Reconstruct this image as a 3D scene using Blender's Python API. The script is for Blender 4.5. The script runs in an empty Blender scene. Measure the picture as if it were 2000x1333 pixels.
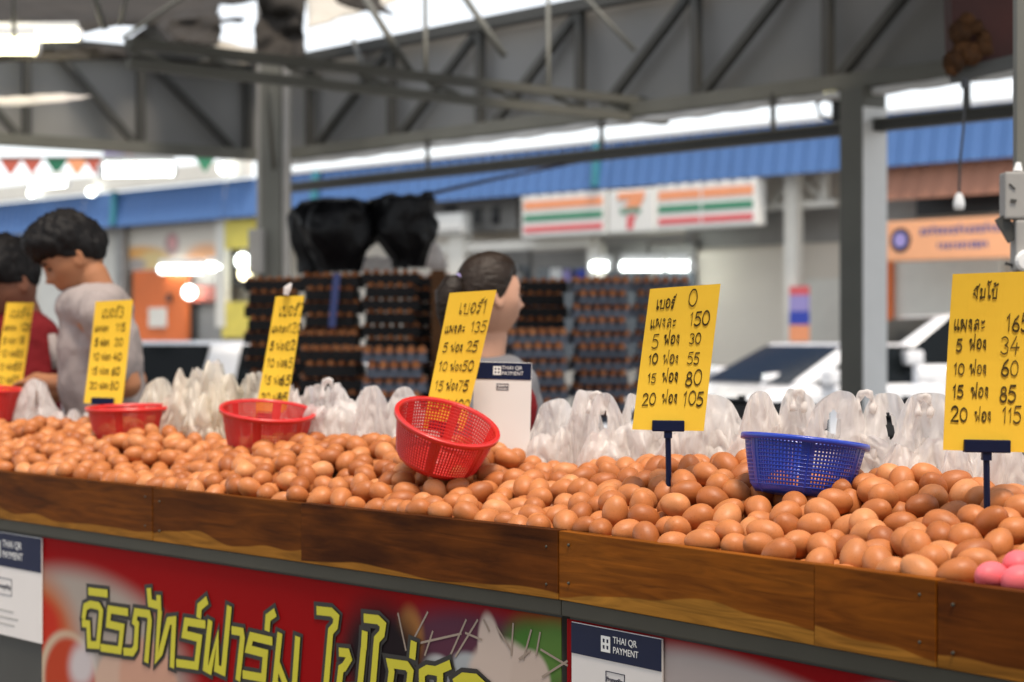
import bpy, bmesh, math, random
import numpy as np
from mathutils import Vector, Matrix, noise as mnoise

SC = bpy.context.scene
COL = SC.collection
R = math.radians
rnd = random.Random(7)

# ------------------------------------------------------------------ camera, light, exposure
F, H, HZ = 3800.0, 1.40, 667.0          # focal length in photo pixels, camera height, horizon row
cd = bpy.data.cameras.new('camera'); cam = bpy.data.objects.new('camera', cd); COL.objects.link(cam)
cd.sensor_width = 36.0; cd.lens = 36.0 * F / 2000.0
cam.location = (0, 0, H); cam.rotation_euler = (R(90), 0, 0)
cd.clip_start = .05; cd.clip_end = 500
cd.dof.use_dof = True; cd.dof.focus_distance = 3.35; cd.dof.aperture_fstop = 4.0
SC.camera = cam

SUN_EL, SUN_AZ = 68, 165                 # azimuth measured from +Y towards +X
W = bpy.data.worlds.new('World'); SC.world = W; W.use_nodes = True
nt = W.node_tree; nt.nodes.clear()
sky = nt.nodes.new('ShaderNodeTexSky'); sky.sky_type = 'NISHITA'; sky.sun_disc = False
sky.sun_elevation = R(SUN_EL); sky.sun_rotation = R(SUN_AZ); sky.air_density = 1.0; sky.dust_density = 1.0; sky.ozone_density = 1.0
hs = nt.nodes.new('ShaderNodeHueSaturation'); hs.inputs['Saturation'].default_value = .25
bg = nt.nodes.new('ShaderNodeBackground'); bg.inputs['Strength'].default_value = .15
wo = nt.nodes.new('ShaderNodeOutputWorld')
nt.links.new(sky.outputs[0], hs.inputs['Color']); nt.links.new(hs.outputs[0], bg.inputs[0]); nt.links.new(bg.outputs[0], wo.inputs[0])
sl = bpy.data.lights.new('sun', 'SUN'); sl.energy = 2.1; sl.angle = R(14); sl.color = (1, .86, .70)
so = bpy.data.objects.new('sun', sl); COL.objects.link(so)
sd = Vector((math.sin(R(SUN_AZ)) * math.cos(R(SUN_EL)), math.cos(R(SUN_AZ)) * math.cos(R(SUN_EL)), math.sin(R(SUN_EL))))
so.rotation_euler = (-sd).to_track_quat('-Z', 'Y').to_euler(); so.location = (0, 0, 30)
SC.view_settings.view_transform = 'Standard'; SC.view_settings.look = 'None'
SC.view_settings.gamma = 1; SC.view_settings.use_curve_mapping = False
SC.view_settings.exposure = 0.90
SC.cycles.max_bounces = 8; SC.cycles.transparent_max_bounces = 12; SC.cycles.use_denoising = True

# ------------------------------------------------------------------ helpers
def lin(r, g, b):
    f = lambda c: (c/255/12.92) if c/255 <= .04045 else ((c/255+.055)/1.055)**2.4
    return (f(r), f(g), f(b))

def mat(name, c, rough=.6, metal=0., var=.12, scale=6., bump=0., bscale=40., emit=None, estr=0., trans=0., alpha=1., coat=0., spec=None, stretch=None):
    m = bpy.data.materials.new(name); m.use_nodes = True
    n = m.node_tree.nodes; l = m.node_tree.links
    b = n['Principled BSDF']
    b.inputs['Roughness'].default_value = rough; b.inputs['Metallic'].default_value = metal
    b.inputs['Coat Weight'].default_value = coat
    b.inputs['Specular IOR Level'].default_value = spec if spec is not None else (.5 if rough < .45 else .22)
    if trans: b.inputs['Transmission Weight'].default_value = trans
    tc = n.new('ShaderNodeTexCoord'); mp = n.new('ShaderNodeMapping')
    l.new(tc.outputs['Object'], mp.inputs[0])
    if stretch: mp.inputs['Scale'].default_value = stretch
    if var:
        no = n.new('ShaderNodeTexNoise'); no.inputs['Scale'].default_value = scale; no.inputs['Detail'].default_value = 6
        l.new(mp.outputs[0], no.inputs['Vector'])
        oi = n.new('ShaderNodeObjectInfo')
        ad = n.new('ShaderNodeMath'); ad.operation = 'MULTIPLY_ADD'; ad.inputs[1].default_value = .25; l.new(oi.outputs['Random'], ad.inputs[0]); l.new(no.outputs[0], ad.inputs[2])
        mr = n.new('ShaderNodeMapRange'); mr.inputs['From Min'].default_value = .35; mr.inputs['From Max'].default_value = .9
        mr.inputs['To Min'].default_value = 1-var; mr.inputs['To Max'].default_value = 1+var
        l.new(ad.outputs[0], mr.inputs[0])
        vm = n.new('ShaderNodeVectorMath'); vm.operation = 'SCALE'; vm.inputs[0].default_value = c
        l.new(mr.outputs[0], vm.inputs['Scale']); l.new(vm.outputs[0], b.inputs['Base Color'])
        rr = n.new('ShaderNodeMapRange'); rr.inputs['To Min'].default_value = max(0, rough-.1); rr.inputs['To Max'].default_value = min(1, rough+.12)
        l.new(no.outputs[0], rr.inputs[0]); l.new(rr.outputs[0], b.inputs['Roughness'])
    else:
        b.inputs['Base Color'].default_value = (*c, 1)
    if bump:
        nb = n.new('ShaderNodeTexNoise'); nb.inputs['Scale'].default_value = bscale; nb.inputs['Detail'].default_value = 5
        l.new(mp.outputs[0], nb.inputs['Vector'])
        bp = n.new('ShaderNodeBump'); bp.inputs['Strength'].default_value = bump; bp.inputs['Distance'].default_value = .01
        l.new(nb.outputs[0], bp.inputs['Height']); l.new(bp.outputs[0], b.inputs['Normal'])
    if emit: b.inputs['Emission Color'].default_value = (*emit, 1); b.inputs['Emission Strength'].default_value = estr
    return m

def tag(o, label, cat, group=None, kind=None):
    if label: o['label'] = label
    if cat: o['category'] = cat
    if group: o['group'] = group
    if kind: o['kind'] = kind
    return o

def thing(name, label, cat, loc=(0, 0, 0), yaw=0., group=None, parent=None):
    o = bpy.data.objects.new(name, None); COL.objects.link(o); o.location = loc; o.rotation_euler = (0, 0, yaw)
    o.empty_display_size = .1
    return tag(o, label, cat, group)

def add(name, vf, m, parent=None, smooth=False, centre=True, mats=None):
    """vf = (verts, faces) in the parent's space, or in world space without a parent"""
    v, f = vf[0], vf[1]
    me = bpy.data.meshes.new(name)
    v = np.array(v, dtype=float).reshape(-1, 3)
    c = (v.min(0)+v.max(0))/2 if centre else np.zeros(3)
    me.from_pydata((v-c).tolist(), [], f)
    if m: me.materials.append(m)
    if mats:
        for x in mats: me.materials.append(x)
        me.polygons.foreach_set('material_index', vf[2])
    if smooth: me.polygons.foreach_set('use_smooth', [True]*len(me.polygons))
    me.update()
    o = bpy.data.objects.new(name, me); COL.objects.link(o); o.location = c
    if parent: o.parent = parent
    return o

class MB:
    def __init__(s): s.v = []; s.f = []
    def raw(s, v, f):
        k = len(s.v); s.v += [tuple(p) for p in v]; s.f += [tuple(i+k for i in q) for q in f]; return s
    def box(s, x0, x1, y0, y1, z0, z1):
        v = [(x, y, z) for x in (x0, x1) for y in (y0, y1) for z in (z0, z1)]
        return s.raw(v, [(0, 1, 3, 2), (4, 6, 7, 5), (0, 4, 5, 1), (2, 3, 7, 6), (0, 2, 6, 4), (1, 5, 7, 3)])
    def bbox(s, x0, x1, y0, y1, z0, z1, b=.004):
        """box with chamfered edges"""
        bm = bmesh.new(); bmesh.ops.create_cube(bm, size=1)
        for q in bm.verts: q.co = Vector(((x0+x1)/2+q.co.x*(x1-x0), (y0+y1)/2+q.co.y*(y1-y0), (z0+z1)/2+q.co.z*(z1-z0)))
        bmesh.ops.bevel(bm, geom=bm.edges[:], offset=b, segments=2, affect='EDGES', profile=.6)
        bm.verts.index_update(); s.raw([q.co[:] for q in bm.verts], [[w.index for w in p.verts] for p in bm.faces]); bm.free(); return s
    def bar(s, a, b, w, h=None):
        a = Vector(a); b = Vector(b); h = h or w; d = (b-a).normalized()
        up = Vector((0, 0, 1)) if abs(d.z) < .95 else Vector((0, 1, 0))
        x = d.cross(up).normalized(); y = x.cross(d)
        v = [p+x*i*w/2+y*j*h/2 for p in (a, b) for i, j in ((-1, -1), (1, -1), (1, 1), (-1, 1))]
        return s.raw(v, [(3, 2, 1, 0), (4, 5, 6, 7), (0, 1, 5, 4), (1, 2, 6, 5), (2, 3, 7, 6), (3, 0, 4, 7)])
    def tube(s, pts, r, n=8, cap=True):
        pts = [Vector(p) for p in pts]; rs = r if isinstance(r, (list, tuple)) else [r]*len(pts)
        k = len(s.v); ref = None
        for i, p in enumerate(pts):
            d = (pts[min(i+1, len(pts)-1)]-pts[max(i-1, 0)]).normalized()
            if ref is None: ref = Vector((0, 0, 1)) if abs(d.z) < .9 else Vector((1, 0, 0))
            x = d.cross(ref).normalized(); y = x.cross(d).normalized(); ref = y
            for j in range(n):
                a = 2*math.pi*j/n; s.v.append(tuple(p+(x*math.cos(a)+y*math.sin(a))*rs[i]))
        for i in range(len(pts)-1):
            for j in range(n): s.f.append((k+i*n+j, k+i*n+(j+1) % n, k+(i+1)*n+(j+1) % n, k+(i+1)*n+j))
        if cap: s.f.append(tuple(k+j for j in range(n))[::-1]); s.f.append(tuple(k+(len(pts)-1)*n+j for j in range(n)))
        return s
    def lathe(s, prof, c=(0, 0, 0), n=32):
        k = len(s.v); c = Vector(c)
        for r, z in prof:
            for j in range(n): a = 2*math.pi*j/n; s.v.append((c.x+r*math.cos(a), c.y+r*math.sin(a), c.z+z))
        for i in range(len(prof)-1):
            for j in range(n): s.f.append((k+i*n+j, k+i*n+(j+1) % n, k+(i+1)*n+(j+1) % n, k+(i+1)*n+j))
        return s
    def prism(s, poly, y0, y1):
        """polygon in x,z pushed through y"""
        n = len(poly); v = [(x, y0, z) for x, z in poly]+[(x, y1, z) for x, z in poly]
        return s.raw(v, [tuple(range(n)), tuple(range(2*n-1, n-1, -1))]+[((i+1) % n, i, i+n, (i+1) % n+n) for i in range(n)])
    @property
    def vf(s): return (s.v, s.f)

def wp(px, py, d):
    return Vector(((px-1000)/F*d, d, H+(HZ-py)/F*d))

class Frame:
    """vertical plane through two ground points: x along it, y away from the camera, z up"""
    def __init__(s, a, b):
        s.o = Vector(a); e = (Vector(b)-s.o).normalized(); s.e = e; s.n = Vector((-e.y, e.x)); s.yaw = math.atan2(e.y, e.x)
    def depth(s, px, y=0.):
        r = Vector(((px-1000)/F, 1.)); q = s.o+s.n*y
        return q.dot(s.n)/r.dot(s.n)
    def hit(s, px, py, y=0.):
        d = s.depth(px, y); p = Vector(((px-1000)/F*d, d))-s.o
        return p.dot(s.e), H+(HZ-py)/F*d
    def x(s, px, y=0.): return s.hit(px, 0, y)[0]
    def w(s, x, y, z): p = s.o+s.e*x+s.n*y; return Vector((p.x, p.y, z))
    def rect(s, x0, x1, yt, yb, y=0.):
        """photo rectangle -> x0, x1, z0, z1 on the plane"""
        m = (x0+x1)/2
        return s.x(x0, y), s.x(x1, y), s.hit(m, yb, y)[1], s.hit(m, yt, y)[1]
    def root(s, name, label, cat, x=0., group=None, y=0., z=0.):
        p = s.w(x, y, z); t = thing(name, label, cat, p, s.yaw, group); t['ox'] = x; return t

def sub(v, *a): return [(p[0]-a[0], p[1]-a[1], p[2]-a[2]) for p in v]
def shift(mb, x, y=0, z=0): mb.v = sub(mb.v, x, y, z); return mb

# ------------------------------------------------------------------ materials
M = {}
M['ground'] = mat('concrete_ground', (.22, .21, .20), .85, var=.25, scale=1.3, bump=.3)
M['road'] = mat('asphalt', (.055, .055, .058), .9, var=.3, scale=2, bump=.4, bscale=120)
M['steel'] = mat('painted_steel_grey', (.15, .15, .13), .5, var=.15, scale=3)
M['steeldark'] = mat('painted_steel_dark', (.065, .065, .06), .5, var=.2, scale=3)
M['steelwhite'] = mat('painted_steel_white', (.62, .64, .64), .5, var=.06)
M['rail'] = mat('stall_rail', (.075, .07, .052), .5, metal=.1, var=.2, scale=5)
M['sheet'] = mat('grey_canvas_sheet', (.25, .25, .243), .8, var=.08, scale=1.2)
M['blue'] = mat('blue_metal_sheet', (.075, .16, .36), .5, var=.1, scale=1.)
M['brownsheet'] = mat('brown_metal_sheet', (.36, .17, .11), .5, var=.12, scale=1.)
M['beige'] = mat('beige_wall', (.76, .69, .59), .85, var=.07, scale=1.5, bump=.1)
M['shutter'] = mat('pale_roller_shutter', (.74, .72, .64), .5, var=.05)
M['greyband'] = mat('grey_render', (.33, .32, .30), .8, var=.1)
M['glassdark'] = mat('dark_window_glass', (.006, .008, .009), .10, var=.0, spec=.12)
M['glassshop'] = mat('shop_glass', (.12, .14, .16), .1, var=.1)
M['cream'] = mat('cream_paint', (.75, .72, .64), .6, var=.06)
M['orange'] = mat('orange_paint', (.75, .18, .05), .5, var=.12, scale=2)
M['peach'] = mat('orange_sign_face', (.86, .42, .22), .45, var=.05)
M['yellowp'] = mat('yellow_paint', (.75, .62, .12), .5, var=.15)
M['navy'] = mat('navy_print', (.004, .009, .040), .45, var=.1)
M['white'] = mat('white_plastic', (.78, .78, .76), .4, var=.04)
M['paper'] = mat('white_card', (.74, .70, .67), .35, var=.03, coat=.3)
M['black'] = mat('black_plastic', (.012, .012, .014), .4, var=.2)
M['ink'] = mat('marker_ink', (.085, .055, .012), .6, var=.8, scale=45)
M['carwhite'] = mat('white_car_paint', (.80, .81, .83), .25, var=.02, coat=.6)
M['tyre'] = mat('tyre_rubber', (.015, .015, .016), .8)
M['rim'] = mat('alloy_rim', (.5, .5, .52), .3, metal=.8)
M['red'] = mat('red_plastic', (.62, .022, .018), .3, var=.1, coat=.2)
M['bluep'] = mat('blue_plastic', (.012, .045, .42), .3, var=.1, coat=.2)
M['darkcloth'] = mat('black_cloth', (.005, .005, .006), .95, var=.3, bump=.4)
M['darkplastic'] = mat('black_plastic_sheet', (.006, .006, .007), .38, var=.3, bump=.9, bscale=14, spec=.22)
M['brownpost'] = mat('brown_post', (.13, .055, .02), .7, var=.25)
M['maroon'] = mat('maroon_panel', (.055, .018, .014), .6, var=.3)
M['rust'] = mat('dried_brown_husk', (.055, .022, .006), .8, var=.5, scale=30, bump=.5)
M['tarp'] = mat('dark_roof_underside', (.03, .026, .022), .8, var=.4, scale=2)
M['roofpale'] = mat('pale_roof_sheet', (.45, .42, .36), .6, var=.15, scale=2)
M['hair'] = mat('black_hair', (.006, .005, .005), .6, var=.4, scale=40, bump=.8, bscale=60, stretch=(1, 1, .2))
M['hairbrown'] = mat('dark_brown_hair', (.018, .011, .007), .45, var=.4, scale=40, bump=.8, bscale=60, stretch=(.3, 1, 1))
M['skin'] = mat('tanned_skin', (.36, .16, .08), .5, var=.08, scale=12)
M['skinpale'] = mat('light_skin', (.55, .30, .20), .5, var=.06, scale=12)
M['skindark'] = mat('deep_tan_skin', (.20, .085, .05), .5, var=.08, scale=12)
M['shirtgrey'] = mat('pale_grey_cotton', (.31, .265, .25), .9, var=.08, scale=8, bump=.3)
M['shirtred'] = mat('dark_red_cotton', (.15, .008, .011), .9, var=.15, bump=.3)
M['trousers'] = mat('dark_trousers', (.03, .032, .045), .9, var=.2)
M['eye'] = mat('dark_eye', (.01, .008, .007), .2, var=0)
M['lampon'] = mat('lit_fluorescent_tube', (.9, .95, .9), .3, var=0, emit=(.93, 1, .96), estr=5.)
M['lampwarm'] = mat('lit_warm_tube', (.9, .9, .7), .3, var=0, emit=(1, .9, .55), estr=5.)
M['trayblue'] = mat('slate_egg_tray', (.13, .145, .18), .7, var=.25, scale=20, bump=.3)
M['traydark'] = mat('black_egg_tray', (.016, .014, .014), .6, var=.3, scale=20)  # darker tray copy, shade on those stacks put into its colour
M['pink'] = mat('pink_egg_shell', (.80, .16, .19), .45, var=.06, scale=20)
for k_, c_ in (('s_orange', (.90, .36, .18)), ('s_green', (.06, .26, .15)), ('s_red', (.72, .13, .14)), ('s_white', (.80, .79, .74)), ('teal', (.05, .22, .28)),
               ('flagred', (.5, .12, .08)), ('flaggreen', (.03, .16, .09)), ('blueink', (.10, .12, .30)), ('stickblue', (.05, .08, .45)), ('lilac', (.35, .3, .6)), ('grassgreen', (.1, .3, .05))):
    M[k_] = mat(k_, c_, .45, var=.05)

def egg_material():
    m = bpy.data.materials.new('brown_egg_shell'); m.use_nodes = True
    n = m.node_tree.nodes; l = m.node_tree.links; b = n['Principled BSDF']
    g = n.new('ShaderNodeNewGeometry'); oi = n.new('ShaderNodeObjectInfo')
    a = n.new('ShaderNodeMath'); a.operation = 'ADD'; l.new(g.outputs['Random Per Island'], a.inputs[0]); l.new(oi.outputs['Random'], a.inputs[1])
    fr = n.new('ShaderNodeMath'); fr.operation = 'FRACT'; l.new(a.outputs[0], fr.inputs[0])
    cr = n.new('ShaderNodeValToRGB'); l.new(fr.outputs[0], cr.inputs[0])
    e = cr.color_ramp.elements
    e[0].position = 0; e[0].color = (.34, .100, .024, 1)
    e[1].position = 1; e[1].color = (.60, .250, .095, 1)
    for p, c in ((.3, (.44, .145, .040)), (.55, (.53, .190, .060)), (.8, (.47, .160, .046))):
        q = e.new(p); q.color = (*c, 1)
    tc = n.new('ShaderNodeTexCoord')
    no = n.new('ShaderNodeTexNoise'); no.inputs['Scale'].default_value = 30; no.inputs['Detail'].default_value = 3; l.new(tc.outputs['Object'], no.inputs['Vector'])
    sp = n.new('ShaderNodeTexNoise'); sp.inputs['Scale'].default_value = 420; sp.inputs['Detail'].default_value = 2; l.new(tc.outputs['Object'], sp.inputs['Vector'])
    r1 = n.new('ShaderNodeMapRange'); r1.inputs['From Min'].default_value = .3; r1.inputs['From Max'].default_value = .7; r1.inputs['To Min'].default_value = .86; r1.inputs['To Max'].default_value = 1.12; l.new(no.outputs[0], r1.inputs[0])
    r2 = n.new('ShaderNodeMapRange'); r2.inputs['From Min'].default_value = .62; r2.inputs['From Max'].default_value = .75; r2.inputs['To Min'].default_value = 1.; r2.inputs['To Max'].default_value = .72; l.new(sp.outputs[0], r2.inputs[0])
    mu = n.new('ShaderNodeMath'); mu.operation = 'MULTIPLY'; l.new(r1.outputs[0], mu.inputs[0]); l.new(r2.outputs[0], mu.inputs[1])
    vm = n.new('ShaderNodeVectorMath'); vm.operation = 'SCALE'; l.new(cr.outputs[0], vm.inputs[0]); l.new(mu.outputs[0], vm.inputs['Scale'])
    l.new(vm.outputs[0], b.inputs['Base Color'])
    b.inputs['Roughness'].default_value = .46; b.inputs['Specular IOR Level'].default_value = .38
    b.inputs['Subsurface Weight'].default_value = .0
    bp = n.new('ShaderNodeBump'); bp.inputs['Strength'].default_value = .12; bp.inputs['Distance'].default_value = .002; l.new(sp.outputs[0], bp.inputs['Height']); l.new(bp.outputs[0], b.inputs['Normal'])
    return m
M['egg'] = egg_material()

def wood_material(name, dark, mid, pale, band=.02, seed=0.):
    """reddish board with pale sapwood along its lower edge; object space, x along the grain, z up from the lower edge"""
    m = bpy.data.materials.new(name); m.use_nodes = True
    n = m.node_tree.nodes; l = m.node_tree.links; b = n['Principled BSDF']
    tc = n.new('ShaderNodeTexCoord'); mp = n.new('ShaderNodeMapping'); mp.inputs['Location'].default_value = (seed, seed*.3, seed*.7); l.new(tc.outputs['Object'], mp.inputs[0])
    mg = n.new('ShaderNodeMapping'); mg.inputs['Scale'].default_value = (3, 30, 34); l.new(mp.outputs[0], mg.inputs[0])
    gr = n.new('ShaderNodeTexNoise'); gr.inputs['Scale'].default_value = 1.4; gr.inputs['Detail'].default_value = 8; gr.inputs['Distortion'].default_value = 1.6; l.new(mg.outputs[0], gr.inputs['Vector'])
    ml = n.new('ShaderNodeMapping'); ml.inputs['Scale'].default_value = (3.0, 3, 12); l.new(mp.outputs[0], ml.inputs[0])
    lo = n.new('ShaderNodeTexNoise'); lo.inputs['Scale'].default_value = 1.5; lo.inputs['Detail'].default_value = 4; l.new(ml.outputs[0], lo.inputs['Vector'])
    cr = n.new('ShaderNodeValToRGB'); l.new(lo.outputs[0], cr.inputs[0]); e = cr.color_ramp.elements
    e[0].position = .36; e[0].color = (*dark, 1); e[1].position = .62; e[1].color = (*mid, 1)
    gm = n.new('ShaderNodeMapRange'); gm.inputs['From Min'].default_value = .3; gm.inputs['From Max'].default_value = .7; gm.inputs['To Min'].default_value = .62; gm.inputs['To Max'].default_value = 1.3; l.new(gr.outputs[0], gm.inputs[0])
    # sapwood edge
    sx = n.new('ShaderNodeSeparateXYZ'); l.new(tc.outputs['Object'], sx.inputs[0])
    mw = n.new('ShaderNodeMapping'); mw.inputs['Scale'].default_value = (2.2, 0, 0); l.new(mp.outputs[0], mw.inputs[0])
    wn = n.new('ShaderNodeTexNoise'); wn.inputs['Scale'].default_value = 1; wn.inputs['Detail'].default_value = 2; l.new(mw.outputs[0], wn.inputs['Vector'])
    th = n.new('ShaderNodeMapRange'); th.inputs['From Min'].default_value = .3; th.inputs['From Max'].default_value = .75; th.inputs['To Min'].default_value = -band*.2; th.inputs['To Max'].default_value = band*2.4; l.new(wn.outputs[0], th.inputs[0])
    df = n.new('ShaderNodeMath'); df.operation = 'SUBTRACT'; l.new(th.outputs[0], df.inputs[0]); l.new(sx.outputs['Z'], df.inputs[1])
    sm = n.new('ShaderNodeMapRange'); sm.inputs['From Min'].default_value = -.001; sm.inputs['From Max'].default_value = .003; sm.interpolation_type = 'SMOOTHSTEP'; l.new(df.outputs[0], sm.inputs[0])
    mx = n.new('ShaderNodeMix'); mx.data_type = 'RGBA'; l.new(sm.outputs[0], mx.inputs['Factor']); l.new(cr.outputs[0], mx.inputs[6]); mx.inputs[7].default_value = (*pale, 1)
    vm = n.new('ShaderNodeVectorMath'); vm.operation = 'SCALE'; l.new(mx.outputs[2], vm.inputs[0]); l.new(gm.outputs[0], vm.inputs['Scale']); l.new(vm.outputs[0], b.inputs['Base Color'])
    b.inputs['Roughness'].default_value = .6; b.inputs['Specular IOR Level'].default_value = .07
    bp = n.new('ShaderNodeBump'); bp.inputs['Strength'].default_value = .25; bp.inputs['Distance'].default_value = .002; l.new(gr.outputs[0], bp.inputs['Height']); l.new(bp.outputs[0], b.inputs['Normal'])
    return m

def bag_material(name, c):
    m = bpy.data.materials.new(name); m.use_nodes = True
    n = m.node_tree.nodes; l = m.node_tree.links; b = n['Principled BSDF']; out = n['Material Output']
    b.inputs['Base Color'].default_value = (*c, 1); b.inputs['Roughness'].default_value = .28
    tr = n.new('ShaderNodeBsdfTranslucent'); tr.inputs['Color'].default_value = (*[x*.95 for x in c], 1)
    tp = n.new('ShaderNodeBsdfTransparent')
    tc = n.new('ShaderNodeTexCoord'); mp = n.new('ShaderNodeMapping'); mp.inputs['Scale'].default_value = (1.25, 1.25, .7); l.new(tc.outputs['Object'], mp.inputs[0])
    dn = n.new('ShaderNodeTexNoise'); dn.inputs['Scale'].default_value = 9; dn.inputs['Detail'].default_value = 3; l.new(mp.outputs[0], dn.inputs['Vector'])
    ds = n.new('ShaderNodeVectorMath'); ds.operation = 'MULTIPLY_ADD'; ds.inputs[1].default_value = (.10, .10, .10); l.new(dn.outputs['Color'], ds.inputs[0]); l.new(mp.outputs[0], ds.inputs[2])
    v1 = n.new('ShaderNodeTexVoronoi'); v1.inputs['Scale'].default_value = 17; l.new(ds.outputs[0], v1.inputs['Vector'])
    v2 = n.new('ShaderNodeTexVoronoi'); v2.inputs['Scale'].default_value = 46; l.new(ds.outputs[0], v2.inputs['Vector'])
    no = n.new('ShaderNodeMath'); no.operation = 'MULTIPLY_ADD'; no.inputs[1].default_value = .35; l.new(v2.outputs['Distance'], no.inputs[0]); l.new(v1.outputs['Distance'], no.inputs[2])
    bp = n.new('ShaderNodeBump'); bp.inputs['Strength'].default_value = .42; bp.inputs['Distance'].default_value = .014; l.new(no.outputs[0], bp.inputs['Height']); l.new(bp.outputs[0], b.inputs['Normal']); l.new(bp.outputs[0], tr.inputs['Normal'])
    a = n.new('ShaderNodeMixShader'); a.inputs[0].default_value = .62; l.new(b.outputs[0], a.inputs[1]); l.new(tr.outputs[0], a.inputs[2])
    a2 = n.new('ShaderNodeMixShader'); a2.inputs[0].default_value = .06; l.new(a.outputs[0], a2.inputs[1]); l.new(tp.outputs[0], a2.inputs[2]); l.new(a2.outputs[0], out.inputs[0])
    return m
M['bag'] = bag_material('thin_white_plastic_film', (.94, .90, .87))
M['bagcream'] = bag_material('cream_plastic_film', (.94, .89, .79))
M['cardyellow'] = mat('yellow_card', (.86, .55, .045), .55, var=.05, scale=9, bump=.05)

# ------------------------------------------------------------------ ground
add('ground', MB().box(-40, 40, -12, 15.5, -.3, 0).vf, M['ground'])['kind'] = 'structure'
add('road', MB().box(-60, 60, 15.502, 90, -.4, -.10).vf, M['road'])['kind'] = 'structure'

# ------------------------------------------------------------------ the egg counter: two tables meeting at a slight bend
ZE = H-.33                                # top edge of the front boards
def edgept(px, py): d = F*.33/(py-HZ); return Vector(((px-1000)/F*d, d))
PJ = edgept(1110, 1036)
CL = Frame(edgept(0, 919), PJ); CL.o = PJ.copy()
CR = Frame(PJ, edgept(1900, 1139))
LL = 3.4; LR = 1.75                       # lengths of the two tables
WID = .50                                 # depth of the egg bed
MOUND = mat('display_bed', (.07, .03, .015), .9, var=.2)
TW = .66
def counter(fr, x0, x1, joints, label, cols):
    t = fr.root('egg_counter', label, 'counter', 0, 'tables of the egg stall')
    zs = [ZE-.12, ZE]
    js = [x0]+joints+[x1]
    for i in range(len(js)-1):
        a, b = js[i]+.0008, js[i+1]-.0008
        wm = wood_material('varnished_board', *cols[i])
        mb = MB().bbox(a-a, b-a, -.022-.0015*(i % 2), 0, 0, .12+.001*(i % 2), .0016)
        o = add('board', mb.vf, wm, t, centre=False); o.location = (a, 0, zs[0])
    for i in range(len(js)-1):
        for x in ([js[i]+.03] if i % 2 == 0 else [js[i+1]-.03]):
            for z in (.028, .094):
                q = add('nail', MB().lathe([(.0002, -.0018), (.0022, -.0012), (.0026, .0), (.0026, .002)], n=8).vf, M['rail'], t); q.rotation_euler = (R(-90), 0, 0); q.location = (x, -.0236, zs[0]+z+.004*math.sin(x*40))
    add('metal_rail', MB().bbox(x0, x1, -.016, .02, zs[0]-.0285, zs[0]-.001, .003).vf, M['rail'], t)
    add('front_panel', MB().box(x0+.01, x1-.01, -.004, .012, .28, zs[0]-.03).vf, M['steeldark'], t)
    add('table_top', MB().box(x0+.002, x1-.002, .022, TW, zs[0]-.03, zs[0]).vf, M['steeldark'], t)
    add('rear_board', MB().box(x0, x1, TW, TW+.02, zs[0]-.03, zs[0]+.05).vf, M['rail'], t)
    for a in (x0+.06, x1-.10):
        for y in (.03, TW-.08): add('leg', MB().box(a, a+.04, y, y+.04, 0, zs[0]-.03).vf, M['steeldark'], t)
    return t
jl = [CL.x(px) for px in (-330, 315, 606)]
dk, md, pl = (.080, .021, .0018), (.128, .036, .003), (.26, .108, .014)
counter(CL, -LL, -.001, jl, 'wooden fronted egg table with the long red banner hung along it', [
    (dk, md, pl, .016, 1.3), (dk, md, pl, .020, 4.1), (dk, md, pl, .024, 7.7), ((.045, .011, .001), (.115, .031, .003), pl, .010, 12.4)])
jr = [CR.x(px) for px in (1612, 1851)]
counter(CR, .001, LR, jr, 'egg table with pale yellowish brown boards and the pink eggs at its end', [
    ((.180, .050, .003), (.235, .070, .005), (.33, .145, .02), .024, 21.2), ((.16, .043, .003), (.21, .060, .004), (.31, .13, .018), .022, 33.5), ((.075, .018, .002), (.130, .034, .003), (.27, .11, .015), .020, 40.9)])

# heap of eggs ------------------------------------------------------
segs = [(CL, -LL, 0.), (CR, 0., LR)]
def st(X, Y):
    """distance behind the front boards, and the run along them"""
    p = Vector((X, Y)); best = None
    for fr, a, b in segs:
        q = p-fr.o; x = q.dot(fr.e); y = q.dot(fr.n)
        xc = min(max(x, a), b); dd = math.hypot(x-xc, y)
        if best is None or dd < best[0]: best = (dd, xc, y)
    # inside the bend both frames agree to a few mm
    return min((p-fr.o).dot(fr.n) for fr, a, b in segs if True) if -.05 < best[1] < .05 else best[2], best[1]
def height(s, t):
    u = max(0, min(1, s/.40)); base = .016+.085*(u*u*(3-2*u)*.5+u*.5)
    lump = .014*math.sin(t*5.1+.6)+.010*math.sin(t*9.7+s*6)+.007*math.sin(t*17+1)
    return base+lump*min(1, s/.12)*1.0-(.09*max(0, (s-.46)/.10))
ER = .0222
def er(t): return ER*(1+.04*max(0, min(1, (t+.7)/1.3)))
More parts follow.
